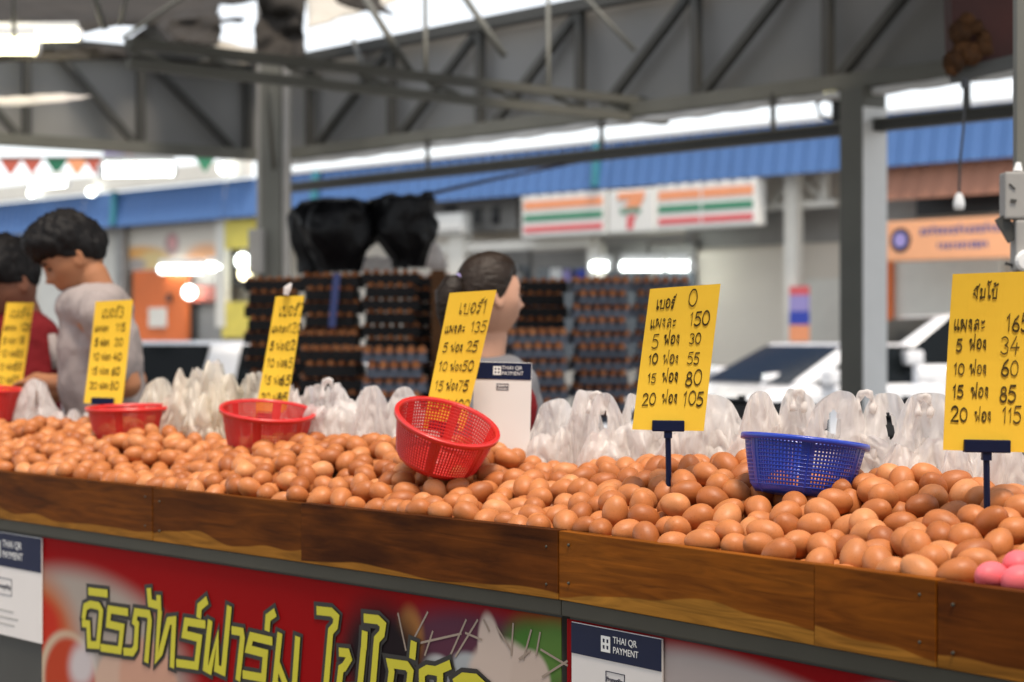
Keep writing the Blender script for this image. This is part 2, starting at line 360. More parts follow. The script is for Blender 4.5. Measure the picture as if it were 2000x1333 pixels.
def mk_heap():
    rg = random.Random(11); cell = .056; grid = {}; eggs = []
    def support(x, y):
        z = st(x, y); s = z[0]; t = z[1]
        r1 = er(t)
        if s < r1+.001 or s > .545: return None
        zz = ZE+height(s, t)-.078+r1
        i, j = int(x//cell), int(y//cell)
        for a in (-1, 0, 1):
            for b in (-1, 0, 1):
                for (ex, ey, ez, r2) in grid.get((i+a, j+b), ()):
                    d2 = (x-ex)**2+(y-ey)**2
                    if d2 < (r1+r2)**2: zz = max(zz, ez+math.sqrt((r1+r2)**2-d2))
        return zz, s, t
    fails = 0
    xs = []
    while fails < 2600 and len(eggs) < 2600:
        if rg.random() < .66: fr, t = CL, -rg.random()*LL
        else: fr, t = CR, rg.random()*LR
        p = fr.o+fr.e*t+fr.n*rg.uniform(.02, .54); x, y = p.x, p.y
        cur = support(x, y)
        if not cur: fails += 1; continue
        for k in range(14):
            a = rg.random()*6.283; r = rg.uniform(.004, .03); q = support(x+r*math.cos(a), y+r*math.sin(a))
            if q and q[0] < cur[0]: cur = q; x += r*math.cos(a); y += r*math.sin(a)
        if cur[0]+er(cur[2]) > ZE+height(cur[1], cur[2])+.010: fails += 1; continue
        fails = 0
        eggs.append((x, y, cur[0])); grid.setdefault((int(x//cell), int(y//cell)), []).append((x, y, cur[0], er(cur[2])))
    return eggs
eggs = mk_heap()

def egg_mesh(nu=24, nv=16, L=.0285, B=.0218):
    v = [(0, 0, -L)]; f = []
    for i in range(1, nv):
        a = math.pi*i/nv; z = -math.cos(a); r = math.sin(a)*B*(1-.11*z+.02*z*z)
        for j in range(nu): q = 2*math.pi*j/nu; v.append((r*math.cos(q), r*math.sin(q), z*L))
    v.append((0, 0, L)); n = len(v)-1
    for j in range(nu): f.append((0, 1+(j+1) % nu, 1+j)); f.append((n, n-nu+j, n-nu+(j+1) % nu))
    for i in range(nv-2):
        for j in range(nu): a = 1+i*nu; f.append((a+j, a+(j+1) % nu, a+nu+(j+1) % nu, a+nu+j))
    return np.array(v), f
def rot(rg, tilt=None):
    a = rg.uniform(0, 6.283); t = tilt if tilt is not None else math.acos(max(-1, min(1, rg.gauss(0, .42))))
    return Matrix.Rotation(a, 3, 'Z') @ Matrix.Rotation(t, 3, 'Y') @ Matrix.Rotation(rg.uniform(0, 6.28), 3, 'Z')
# topmost eggs, nearest first
def covered(i):
    x, y, z = eggs[i]
    return sum(1 for (a, b, c) in eggs if c > z+.015 and (a-x)**2+(b-y)**2 < .034**2)
ev, ef = egg_mesh()
egg_me = bpy.data.meshes.new('egg'); egg_me.from_pydata(ev.tolist(), [], ef); egg_me.materials.append(M['egg']); egg_me.polygons.foreach_set('use_smooth', [True]*len(ef)); egg_me.update()
def inframe(e): px = 1000+F*e[0]/e[1]; return -40 < px < 2040
free = [i for i, e in enumerate(eggs) if e[1] > 0 and inframe(e) and covered(i) <= 0]
free.sort(key=lambda i: eggs[i][1])
single = set(free[:296])
rg = random.Random(5)
PINK = []
pe_ = [wp(1988, 1106, 2.68), wp(1936, 1128, 2.66), wp(1995, 1135, 2.63)]
lowv, lowf = egg_mesh(14, 10); SV = []; SF = []; k0 = 0
pts_scene = []
for i, e in enumerate(eggs):
    if any((Vector(e)-p).length < .050 for p in pe_): continue
    m3 = rot(rg); s_ = rg.uniform(.95, 1.07)*er(st(e[0], e[1])[1])/ER
    if i in single:
        o = bpy.data.objects.new('egg', egg_me); COL.objects.link(o); o.location = e
        o.rotation_euler = m3.to_euler(); o.scale = (s_, s_, s_*rg.uniform(.95, 1.06))
        tag(o, 'smooth brown egg lying loose in the heap behind the wooden boards', 'egg', 'brown eggs heaped on the counter')
    else:
        A = (np.array(m3) @ lowv.T*s_).T+np.array(e); SV.append(A); SF += [tuple(q+k0 for q in ff) for ff in lowf]; k0 += len(lowv)
o = add('egg_heap', (np.concatenate(SV), SF), M['egg'], smooth=True)
tag(o, 'rest of the brown eggs heaped along the counter', 'eggs', 'brown eggs heaped on the counter', 'stuff')
pinkme = egg_me.copy(); pinkme.materials.clear(); pinkme.materials.append(M['pink'])
for p, lb in zip(pe_, ('pink egg lying above the other two at the table end', 'pink egg touching the brown eggs beside the front board', 'pink egg lowest at the front board, cut by the frame edge')):
    o = bpy.data.objects.new('pink_egg', pinkme); COL.objects.link(o); o.location = p; o.rotation_euler = rot(rg, 1.4).to_euler()
    tag(o, lb, 'egg', 'pink eggs at the end of the counter')
# bed the heap lies on
for fr, a, b in segs:
    mb = MB(); n = 60; ys = [.005+.56*j/14 for j in range(15)]
    for i in range(n+1):
        for y in ys:
            x = a+(b-a)*i/n; mb.v.append((x, y, max(ZE-.115, ZE-.085+height(y, x)) if y < .5 else ZE-.115))
    for i in range(n):
        for j in range(14): q = i*15+j; mb.f.append((q, q+15, q+16, q+1))
    root = [o for o in bpy.data.objects if o.name.startswith('egg_counter') and o.parent is None][0 if fr is CL else 1]
    add('egg_bed', mb.vf, MOUND, root, smooth=True)

def ridge(px, s=.47):
    """depth at which the photo column meets the line s behind the boards"""
    fr = CL if px < 1110+s*400 else CR
    return fr.depth(px, s)

# ------------------------------------------------------------------ banner and cards on the front
ZR = ZE-.12-.032
def blob_material(name, base, blobs, rough=.4):
    m = bpy.data.materials.new(name); m.use_nodes = True
    n = m.node_tree.nodes; l = m.node_tree.links; b = n['Principled BSDF']
    tc = n.new('ShaderNodeTexCoord'); cur = None
    wn = n.new('ShaderNodeTexNoise'); wn.inputs['Scale'].default_value = 9; l.new(tc.outputs['Object'], wn.inputs['Vector'])
    for (x, z, sx, sz, ang, soft, c) in blobs:
        mp = n.new('ShaderNodeMapping'); mp.vector_type = 'TEXTURE'; mp.inputs['Location'].default_value = (x, 0, z); mp.inputs['Rotation'].default_value = (0, ang, 0); mp.inputs['Scale'].default_value = (sx, 1e3, sz)
        l.new(tc.outputs['Object'], mp.inputs[0])
        ln = n.new('ShaderNodeVectorMath'); ln.operation = 'LENGTH'; l.new(mp.outputs[0], ln.inputs[0])
        mr = n.new('ShaderNodeMapRange'); mr.interpolation_type = 'SMOOTHSTEP'; mr.inputs['From Min'].default_value = 1+soft; mr.inputs['From Max'].default_value = 1-soft; l.new(ln.outputs['Value'], mr.inputs[0])
        mx = n.new('ShaderNodeMix'); mx.data_type = 'RGBA'; l.new(mr.outputs[0], mx.inputs['Factor'])
        if cur: l.new(cur, mx.inputs[6])
        else: mx.inputs[6].default_value = (*base, 1)
        mx.inputs[7].default_value = (*c, 1); cur = mx.outputs[2]
    l.new(cur, b.inputs['Base Color']); b.inputs['Roughness'].default_value = .6; b.inputs['Specular IOR Level'].default_value = .05
    return m
BY = -.006
def bl(fr, px, py, wpx, hpx, ang, soft, c):
    x, z = fr.hit(px, py, BY); x1, _ = fr.hit(px+wpx, py, BY); _, z1 = fr.hit(px, py-hpx, BY)
    return (x, z, abs(x1-x), abs(z1-z), ang, soft, c)
wht = (.34, .29, .25)
bx0 = CL.x(82, BY)
blobs = [bl(CL, 150, 1290, 215, 175, 0, .16, wht), bl(CL, 60, 1250, 90, 130, 0, .3, (.42, .12, .04)), bl(CL, 60, 1215, 62, 60, 0, .3, (.45, .03, .015)),
         bl(CL, 135, 1330, 58, 95, .1, .10, (.50, .42, .30)), bl(CL, 137, 1338, 52, 92, .1, .12, (.40, .05, .02)), bl(CL, 160, 1300, 26, 40, -.5, .5, (.50, .45, .45)),
         bl(CL, 230, 1350, 45, 80, 0, .1, (.50, .34, .26)), bl(CL, 290, 1345, 60, 95, .2, .12, (.50, .28, .20)),
         bl(CL, 930, 1290, 190, 95, 0, .3, (.09, .03, .05)), bl(CL, 800, 1250, 26, 60, 0, .35, (.42, .18, .05)), bl(CL, 1040, 1290, 60, 80, 0, .4, (.06, .16, .03)), bl(CL, 1090, 1270, 45, 60, 0, .5, (.09, .18, .04)),
         bl(CL, 855, 1310, 30, 30, 0, .25, (.40, .40, .40)), bl(CL, 915, 1310, 36, 34, 0, .25, (.34, .36, .37)), bl(CL, 960, 1300, 26, 100, -.14, .12, (.52, .42, .36)), bl(CL, 985, 1340, 75, 90, 0, .12, (.52, .42, .36)),
         bl(CL, 1035, 1330, 40, 60, 0, .12, (.50, .40, .34)), bl(CL, 745, 1290, 85, 110, 0, .4, (.015, .010, .012))]
bnr = CL.root('shop_banner', 'red vinyl banner with yellow Thai lettering and pictures of eggs', 'banner', 0)
add('banner_sheet', MB().box(bx0, -.012, BY, BY+.003, .30, ZR-.002).vf, blob_material('banner_print', (.27, .003, .004), blobs), bnr, centre=False)

def ribbon(mb, pts, w, y, fr=None, cap='sq', mapf=None):
    """flat stroke of width w through pts (u, v); mapf turns (u, v, y) into a point"""
    P = [Vector(p) for p in pts]; n = len(P)
    nr = []
    for i in range(n):
        a = (P[i]-P[i-1]).normalized() if i else (P[1]-P[0]).normalized()
        b = (P[i+1]-P[i]).normalized() if i < n-1 else a
        t = (a+b); t = t.normalized() if t.length > 1e-6 else a
        q = Vector((-t.y, t.x)); c = max(.55, abs(q.dot(Vector((-a.y, a.x))))); nr.append((q/c, t))
    L = []; Rr = []
    for i, p in enumerate(P):
        q, t = nr[i]; e = (-t if i == 0 else t if i == n-1 else Vector((0, 0)))*(w/2 if cap == 'sq' else w*.3)
        L.append(p+q*w/2+e*(i in (0, n-1))); Rr.append(p-q*w/2+e*(i in (0, n-1)))
    k = len(mb.v)
    for i in range(n):
        mb.v.append(tuple(mapf(L[i].x, L[i].y, y))); mb.v.append(tuple(mapf(Rr[i].x, Rr[i].y, y)))
    for i in range(n-1): mb.f.append((k+2*i, k+2*i+1, k+2*i+3, k+2*i+2))

def strokes_on(fr, strokes, y, w):
    """strokes in photo pixels laid flat on the plane; width in metres"""
    mb = MB()
    for k, s in enumerate(strokes):
        pts = [fr.hit(px, py, y) for px, py in s]
        ribbon(mb, pts, w if not isinstance(w, list) else w[k], y-.00004*k, mapf=lambda u, v, yy: (u, yy, v))
    return mb
def q3(*p): return [(x/4, 1000+y/4) for x, y in p]
def q4(*p): return [(500+x/4, 1000+y/4) for x, y in p]
LET = [q3((655, 815), (665, 745), (705, 725), (770, 738), (790, 775), (765, 1045), (695, 1040), (690, 880), (655, 875)), q3((705, 625), (825, 640)),
       q3((985, 785), (855, 765), (845, 880), (955, 905), (935, 1085), (800, 1065)), q3((980, 1095), (1035, 1100), (1060, 1060), (1070, 880), (1050, 860), (1062, 785), (1160, 800), (1170, 850), (1145, 1150)),
       q3((1165, 630), (1172, 715), (1242, 735), (1240, 685)), q3((1248, 800), (1222, 1150), (1255, 1100), (1318, 855), (1360, 850), (1345, 1190)),
       q3((1588, 880), (1455, 860), (1440, 960), (1560, 990), (1535, 1205), (1395, 1185)), q3((1605, 705), (1560, 745), (1555, 800)),
       q3((1640, 880), (1605, 1220), (1640, 1240), (1700, 975), (1692, 1225), (1745, 1250), (1790, 770)), q3((1828, 930), (1888, 940), (1895, 985), (1862, 1290)),
       q3((2110, 1010), (1965, 975), (1940, 1075), (2075, 1110), (2060, 1300), (1915, 1275)), q4((135, 800), (95, 830), (90, 900)),
       q4((185, 980), (150, 1330), (175, 1370), (300, 1370), (325, 1010)), q4((175, 1200), (240, 1370)),
       q4((495, 775), (590, 785), (630, 825), (620, 895), (585, 935), (545, 1400)), q4((670, 1100), (715, 1105), (728, 1150), (690, 1215), (665, 1230), (645, 1400), (810, 1400), (838, 1110)),
       q4((850, 970), (846, 1040)), q4((865, 835), (955, 845), (995, 885), (985, 955), (945, 1000), (910, 1420)),
       q4((1040, 1420), (1062, 1250), (1048, 1185), (1180, 1205), (1210, 1250), (1190, 1420)), q4((1232, 1050), (1226, 1115)),
       q4((1300, 1440), (1298, 1260), (1340, 1235), (1440, 1250), (1440, 1440)), q4((1420, 1240), (1500, 1205)),
       q4((1600, 1420), (1570, 1330), (1620, 1295), (1720, 1305), (1790, 1370), (1785, 1460))]
LETW = [.0178]*len(LET)
for k in (1, 4, 7, 11, 16, 19): LETW[k] = .0185
add('lettering_outline', strokes_on(CL, LET, BY-.0015, [w+.018 for w in LETW]).vf, mat('banner_black_print', (.010, .008, .006), .4, var=0), bnr, centre=False)
add('lettering', strokes_on(CL, LET, BY-.0035, LETW).vf, mat('banner_yellow_print', (.52, .47, .010), .4, var=.05), bnr, centre=False)
gl = [q4((1110, 800), (1170, 1080)), q4((1340, 790), (1230, 1000)), q4((1640, 850), (1520, 1120)), q4((1730, 850), (1560, 1130)), q4((1380, 940), (1320, 1120)), q4((1290, 1025), (1600, 955)), q4((1780, 850), (1820, 930)), q4((1640, 950), (1760, 1000)),
      q4((1880, 900), (1990, 1080)), q4((2010, 880), (1995, 1120)), q4((2150, 930), (2090, 1150)), q4((2220, 950), (2190, 1120)), q4((2230, 1080), (2430, 1200)), q4((2240, 1290), (2430, 1170)), q4((2140, 1090), (2060, 1150))]
add('straw_print', strokes_on(CL, gl, BY-.0008, .0042).vf, mat('straw_print', (.30, .23, .18), .4, var=0), bnr, centre=False)

bnr2 = CR.root('shop_banner', 'red and white banner hanging under the pale boards beside the payment card', 'banner', 0)
xb = CR.x(1300, BY)
blobs2 = [bl(CR, 1480, 1400, 330, 95, .10, .22, (.42, .36, .34)), bl(CR, 1900, 1440, 260, 90, 0, .25, (.42, .34, .32))]
add('banner_sheet', MB().box(.004, LR-.02, BY, BY+.003, .30, ZR-.002).vf, blob_material('banner_print_b', (.25, .003, .005), blobs2), bnr2, centre=False)

def text(s, size, m, parent, loc, rotm=None, bold=0., sx=1., name='lettering', align='CENTER'):
    c = bpy.data.curves.new(name, 'FONT'); c.body = s; c.size = size; c.align_x = align; c.align_y = 'CENTER'; c.offset = bold; c.extrude = .0002
    t = bpy.data.objects.new(name, c); COL.objects.link(t); dg = bpy.context.evaluated_depsgraph_get()
    me = bpy.data.meshes.new_from_object(t.evaluated_get(dg)); bpy.data.objects.remove(t); bpy.data.curves.remove(c)
    me.materials.clear(); me.materials.append(m)
    rm = (Matrix.Translation(loc) @ (rotm or Matrix.Rotation(R(90), 4, 'X')) @ Matrix.Diagonal((sx, 1, 1, 1)))
    me.transform(rm); o = bpy.data.objects.new(name, me); COL.objects.link(o); o.parent = parent
    return o

def pay_card(name, label, place, w, h, lower=False, frame_=False):
    """white payment card: navy head with emblem, boxed name, room where the code is left out. place(parent) -> local x right, z up, y=0 face"""
    t = place(thing(name, label, 'payment card'))
    add('card', MB().bbox(-w/2, w/2, 0, .004, 0, h, .0012).vf, M['paper'], t)
    hh = h*.155 if not lower else w*.22
    add('card_header', MB().box(-w/2+.001, w/2-.001, -.0012, -.0002, h-hh, h-.001).vf, M['navy'], t)
    s = hh*.42; zc = h-hh/2; e = MB()
    # emblem: rounded square ring with a cross in it
    for a, b, c_, d in ((-.5, .5, .32, .5), (-.5, .5, -.5, -.32), (-.5, -.32, -.32, .32), (.32, .5, -.32, .32), (-.09, .09, -.32, .32), (-.32, -.09, -.08, .08), (.09, .32, -.08, .08)):
        e.box(-w*.10+a*s*1.1, -w*.10+b*s*1.1, -.002, -.0013, zc+c_*s*1.2, zc+d*s*1.2)
    add('emblem', e.vf, M['white'], t)
    text('THAI QR', hh*.30, M['white'], t, (-w*.02, -.0016, zc+hh*.17), sx=1, align='LEFT')
    text('PAYMENT', hh*.30, M['white'], t, (-w*.02, -.0016, zc-hh*.15), sx=.95, align='LEFT')
    zb = h-hh-w*.13; bw, bh = w*.105, w*.055; fr_ = MB()
    fr_.box(-bw, bw, -.0010, -.0002, zb-bh, zb-bh+.0012).box(-bw, bw, -.0010, -.0002, zb+bh-.0012, zb+bh).box(-bw, -bw+.0012, -.0010, -.0002, zb-bh, zb+bh).box(bw-.0012, bw, -.0010, -.0002, zb-bh, zb+bh)
    add('name_box', fr_.vf, M['navy'], t)
    text('PromptPay', bw*.40, M['navy'], t, (0, -.0012, zb), bold=.0002)
    return t

def on_front(fr, px0, px1, y):
    def f(t):
        x0, x1 = fr.x(px0, y), fr.x(px1, y); h = .29
        t.location = fr.w((x0+x1)/2, y, ZR-.004-h); t.rotation_euler.z = fr.yaw; return t
    return f
c1 = pay_card('payment_card', 'payment card hung beneath the rail where the two egg tables meet', on_front(CR, 1116, 1293, -.012), CR.x(1293, -.012)-CR.x(1116, -.012), .29, True)
c2 = pay_card('payment_card', 'payment card at the edge of the big red banner, beside the printed eggs', on_front(CL, -60, 81, -.012), CL.x(81, -.012)-CL.x(-60, -.012), .26, True)
c2.location.z = ZR-.004-.26
# greyed lines of print under the code space
mb = MB()
for z, a, b in ((.062, -.05, .05), (.045, -.075, .075), (.028, -.055, .055)): mb.box(a, b, -.0010, -.0002, z, z+.0025)
add('small_print', mb.vf, M['greyband'], c2)

# ------------------------------------------------------------------ hand-written price cards
def circ(cx, cy, rx, ry, a0=0, a1=360, n=12): return [(cx+rx*math.cos(R(a0+(a1-a0)*i/n)), cy+ry*math.sin(R(a0+(a1-a0)*i/n))) for i in range(n+1)]
def lp(x, y, r=.1): return circ(x, y, r, r, 0, 360, 8)
G = {   # glyph: (advance, strokes), unit height
 '0': (.75, [circ(.36, .5, .30, .5, 90, 450, 16)]), '1': (.45, [[(.05, .78), (.22, 1), (.22, 0)]]),
 '2': (.7, [circ(.3, .75, .25, .25, 170, -30, 8)+[(.05, .02), (.62, .02)]]),
 '3': (.7, [circ(.28, .76, .25, .24, 150, -80, 8)+circ(.28, .25, .28, .26, 80, -150, 8)]),
 '4': (.75, [[(.42, 1), (.04, .32), (.68, .32)], [(.5, .6), (.44, -.08)]]),
 '5': (.7, [[(.58, 1), (.16, .97), (.1, .58)]+circ(.28, .3, .3, .32, 110, -140, 10)]),
 '6': (.7, [[(.5, 1), (.2, .72), (.07, .35)]+circ(.32, .26, .26, .26, 160, 520, 12)]),
 '7': (.65, [[(.03, 1), (.58, 1), (.25, 0)]]),
 '8': (.7, [circ(.32, .76, .2, .23, 270, 630, 12)+circ(.32, .26, .27, .27, 90, -270, 12)]),
 '9': (.7, [circ(.3, .72, .22, .25, 0, 360, 12)+[(.5, .5), (.42, 0)]]),
 'เ': (.3, [[(.08, .75), (.08, .12)]+circ(.16, .1, .08, .09, 180, 500, 8)]),
 'แ': (.55, [[(.08, .75), (.08, .12)]+circ(.16, .1, .07, .09, 180, 500, 8), [(.34, .75), (.34, .12)]+circ(.42, .1, .07, .09, 180, 500, 8)]),
 'โ': (.45, [[(.36, 1.22), (.22, 1.12), (.1, 1.22), (.06, 1.1), (.2, .9), (.2, .12)]+circ(.28, .1, .08, .09, 180, 500, 8)]),
 'บ': (.62, [lp(.12, .65, .08)+[(.18, .6), (.16, .02), (.5, .02), (.5, .75)]]),
 'อ': (.55, [circ(.25, .38, .2, .36, 150, -185, 14)+[(.08, .3), (.2, .4)]]),
 'ร': (.45, [lp(.16, .08, .08)+[(.24, .1), (.3, .45), (.08, .5), (.12, .72), (.36, .68)]]),
 '์': (0, [lp(-.14, .92, .07)+[(-.06, .96), (.0, 1.15)]]),
 'ผ': (.66, [lp(.14, .66, .08)+[(.1, .6), (.08, .02), (.3, .45), (.5, .02), (.54, .74)]]),
 'ฟ': (.66, [lp(.10, .66, .08)+[(.16, .6), (.16, .02), (.32, .42), (.48, .02), (.5, 1.15)]]),
 'ง': (.5, [lp(.2, .66, .09)+[(.3, .66), (.32, .02), (.08, .35)]]),
 'ล': (.6, [lp(.16, .12, .09)+[(.10, .34), (.24, .42), (.44, .40)], [(.12, .62), (.26, .74), (.42, .66), (.46, .02)]]),
 'ะ': (.4, [[(.08, .62), (.14, .52), (.34, .62)], [(.08, .22), (.14, .12), (.34, .22)]]),
 'จ': (.6, [[(.08, .58), (.24, .74), (.40, .62), (.42, .0), (.20, .30)], lp(.14, .34, .07)]),
 'ั': (0, [lp(-.28, .92, .06)+[(-.2, .9), (-.04, 1.14)]]),
 'ม': (.62, [lp(.12, .66, .08)+[(.18, .6), (.18, .1)], lp(.14, .08, .07)+[(.46, .1), (.48, .72)]]),
 '้': (0, [[(-.42, 1.1), (-.3, 1.14), (-.34, .96), (-.02, 1.08)]]),
 ' ': (.35, []), '่': (0, [[(-.1, .95), (-.1, 1.15)]]),
}
def hand(mb, s, u0, v0, hgt, mapf, aspect, w, rg, slope=0.):
    """write s with strokes; u,v in card units (0..1), aspect = card width/height"""
    x = u0
    for ch in s:
        adv, st_ = G[ch]; dy = rg.uniform(-.04, .04)*hgt; sc = rg.uniform(.93, 1.07)
        for q in st_:
            pts = [(x+(a+rg.uniform(-.012, .012))*hgt/aspect*.82*sc, v0+dy+(b+rg.uniform(-.015, .015))*hgt*sc+(x-u0)*slope) for a, b in q]
            ribbon(mb, pts, w*rg.uniform(.7, 1.2), -.0012-.00003*len(mb.v) % .0004, cap='rd', mapf=mapf)
        x += adv*hgt/aspect*.82*sc
    return x

def price_sign(label, TL, TR, BR, BL, d, rows, stake=None, yaw=0., w=.0022, clipw=None, pin=False):
    """card on a stake: corners from the photo put on a vertical plane at distance d turned by yaw"""
    c = wp((BL[0]+BR[0])/2, (BL[1]+BR[1])/2, d)
    fr = Frame((c.x, c.y), (c.x+math.cos(yaw), c.y+math.sin(yaw)))
    q = [Vector((*fr.hit(px, py),)) for px, py in (BL, BR, TR, TL)]
    t = thing('price_sign', label, 'price sign', (c.x, c.y, ZE), yaw, 'hand-written price signs')
    # corners in (x, z) of the plane; z relative to root
    P = [Vector((p.x, p.y-ZE)) for p in q]
    H_ = ((P[3]+P[2])/2-(P[0]+P[1])/2).length; W_ = ((P[1]+P[2])/2-(P[0]+P[3])/2).length; asp = W_/H_
    def mp_(u, v, y):
        a = P[0].lerp(P[1], u); b = P[3].lerp(P[2], u); r = a.lerp(b, v)
        bend = .006*math.sin(math.pi*v)+.004*(u-.5)**2*4     # cards bow a little
        return (r.x, y+bend, r.y)
    mb = MB(); n = 12; m_ = 5
    for y in (0, .0012):
        for i in range(n+1):
            for j in range(m_+1): mb.v.append(mp_(j/m_, i/n, y))
    k = (n+1)*(m_+1)
    for i in range(n):
        for j in range(m_): a = i*(m_+1)+j; mb.f += [(a, a+1, a+m_+2, a+m_+1), (k+a, k+a+m_+1, k+a+m_+2, k+a+1)]
    rim_ = [j for j in range(m_+1)]+[i*(m_+1)+m_ for i in range(1, n+1)]+[n*(m_+1)+j for j in range(m_-1, -1, -1)]+[i*(m_+1) for i in range(n-1, 0, -1)]
    for a, b in zip(rim_, rim_[1:]+rim_[:1]): mb.f.append((b, a, a+k, b+k))
    add('card', mb.vf, M['cardyellow'], t)
    rg = random.Random(hash(label) % 1000 if False else sum(map(ord, label)))
    ink = MB()
    for (s, u, v, hh) in rows:
        # width of ink strokes is in card units: map through a metric wrapper
        hand(ink, s, u, v, hh, lambda a, b, y: mp_(a, b, y), asp, w/((W_+H_)/2), rg)
    add('handwriting', ink.vf, M['ink'], t)
    bc = (P[0]+P[1])/2; cw = clipw or .032
    ex = (P[1]-P[0]).normalized()
    cl = MB().bbox(-cw, cw, -.006, .010, -.004, .016, .002).box(-.007, .007, -.004, .008, -.016, -.004)
    if stake is None: stake = .10
    o = add('clip', cl.vf, M['navy'], t); o.location = (bc.x, .002, bc.y+.002); o.rotation_euler.y = -math.atan2(ex.y, ex.x)*.6
    add('stake', MB().tube([(bc.x, .003, bc.y-.010), (bc.x+.002, .004, bc.y-.02-stake)], .0052, 8).vf, M['navy'], t)
    return t
def rows(title, pr, tu=.28, th=.10):
    r = [(title, tu, .84, th)]
    lab = ['แผงละ', '5 ฟอง', '10 ฟอง', '15 ฟอง', '20 ฟอง']
    for k, (a, b) in enumerate(zip(lab, pr)):
        v = .705-.14*k; r.append((a, .10 if k != 0 else .06, v, .060 if k == 0 else .064)); r.append((b, .63, v, .072))
    return r
price_sign('yellow price card reading 150, 30, 55, 80, 105, on a navy stake', (1270, 565), (1408, 555), (1375, 843), (1235, 840), 3.50,
           [('เบอร์', .12, .855, .085), ('0', .56, .86, .11), ('แผงละ', .07, .72, .08), ('150', .62, .725, .09), ('5', .12, .575, .10), ('ฟอง', .29, .60, .08), ('30', .65, .60, .07),
            ('10', .11, .465, .065), ('ฟอง', .31, .465, .08), ('55', .65, .46, .075), ('15', .13, .33, .065), ('ฟอง', .33, .335, .08), ('80', .66, .31, .10),
            ('20', .09, .175, .085), ('ฟอง', .36, .19, .08), ('105', .66, .175, .09)], stake=.12, clipw=.029, w=.0024)
price_sign('biggest yellow price card, for jumbo eggs, standing highest at the end of the counter', (1862, 536), (2032, 530), (2012, 885), (1843, 880), 3.02,
           [('จัมโบ้', .24, .855, .075), ('แผงละ', .05, .68, .075), ('165', .65, .67, .09), ('5', .09, .56, .065), ('ฟอง', .24, .57, .07), ('34', .60, .545, .09),
            ('10', .08, .43, .06), ('ฟอง', .26, .43, .07), ('60', .62, .42, .085), ('15', .08, .30, .07), ('ฟอง', .29, .30, .075), ('85', .62, .28, .085),
            ('20', .07, .165, .08), ('ฟอง', .34, .165, .075), ('115', .66, .16, .085)], stake=.12, clipw=.036, w=.0026)
price_sign('yellow price card reading 135, 25 and 50, behind the tilted red basket', (878, 573), (970, 567), (906, 842), (824, 838), 4.12, rows('เบอร์1', ('135', '25', '50', '75', '100')), stake=.10, w=.0024)
price_sign('narrow yellow price card in front of the black tray stacks', (538, 580), (594, 578), (556, 822), (496, 818), 4.98, rows('เบอร์2', ('120', '22', '45', '65', '85'), .22), stake=.10, w=.0026)
price_sign('yellow price card in front of the tall man in grey', (186, 590), (259, 586), (238, 792), (163, 788), 5.45, rows('เบอร์3', ('115', '20', '40', '60', '80'), .22), stake=.12, w=.0028)
price_sign('farthest yellow price card, in front of the man in red', (12, 592), (66, 592), (38, 776), (-18, 774), 6.15, rows('เบอร์4', ('105', '18', '35', '55', '75'), .2), stake=.12, w=.0028)
# a scrap of white tape on top of the narrow card
p = wp(563, 568, 4.97)
tag(add('paper_scrap', MB().tube([p+Vector((-.006, 0, -.012)), p+Vector((-.002, 0, .005)), p+Vector((.008, 0, .018))], [.007, .010, .003], 7).vf, M['bag']), 'white knotted scrap on top of the narrow yellow card', 'scrap')

# standing payment card between the baskets
def stand(t):
    d = 4.2; p = wp(977, 892, d); t.location = (p.x, p.y, ZE+.045); t.rotation_euler = (R(-4), R(1.5), 0); return t
dS = 4.2; wS = 113/F*dS
tS = pay_card('payment_card', 'standing white payment card behind the tilted red basket', stand, wS, (HZ-708)/F*dS+H-(ZE+.045))
add('card_stand', MB().box(-wS/2-.003, wS/2+.003, .0045, .03, -.06, .004).vf, M['white'], tS)

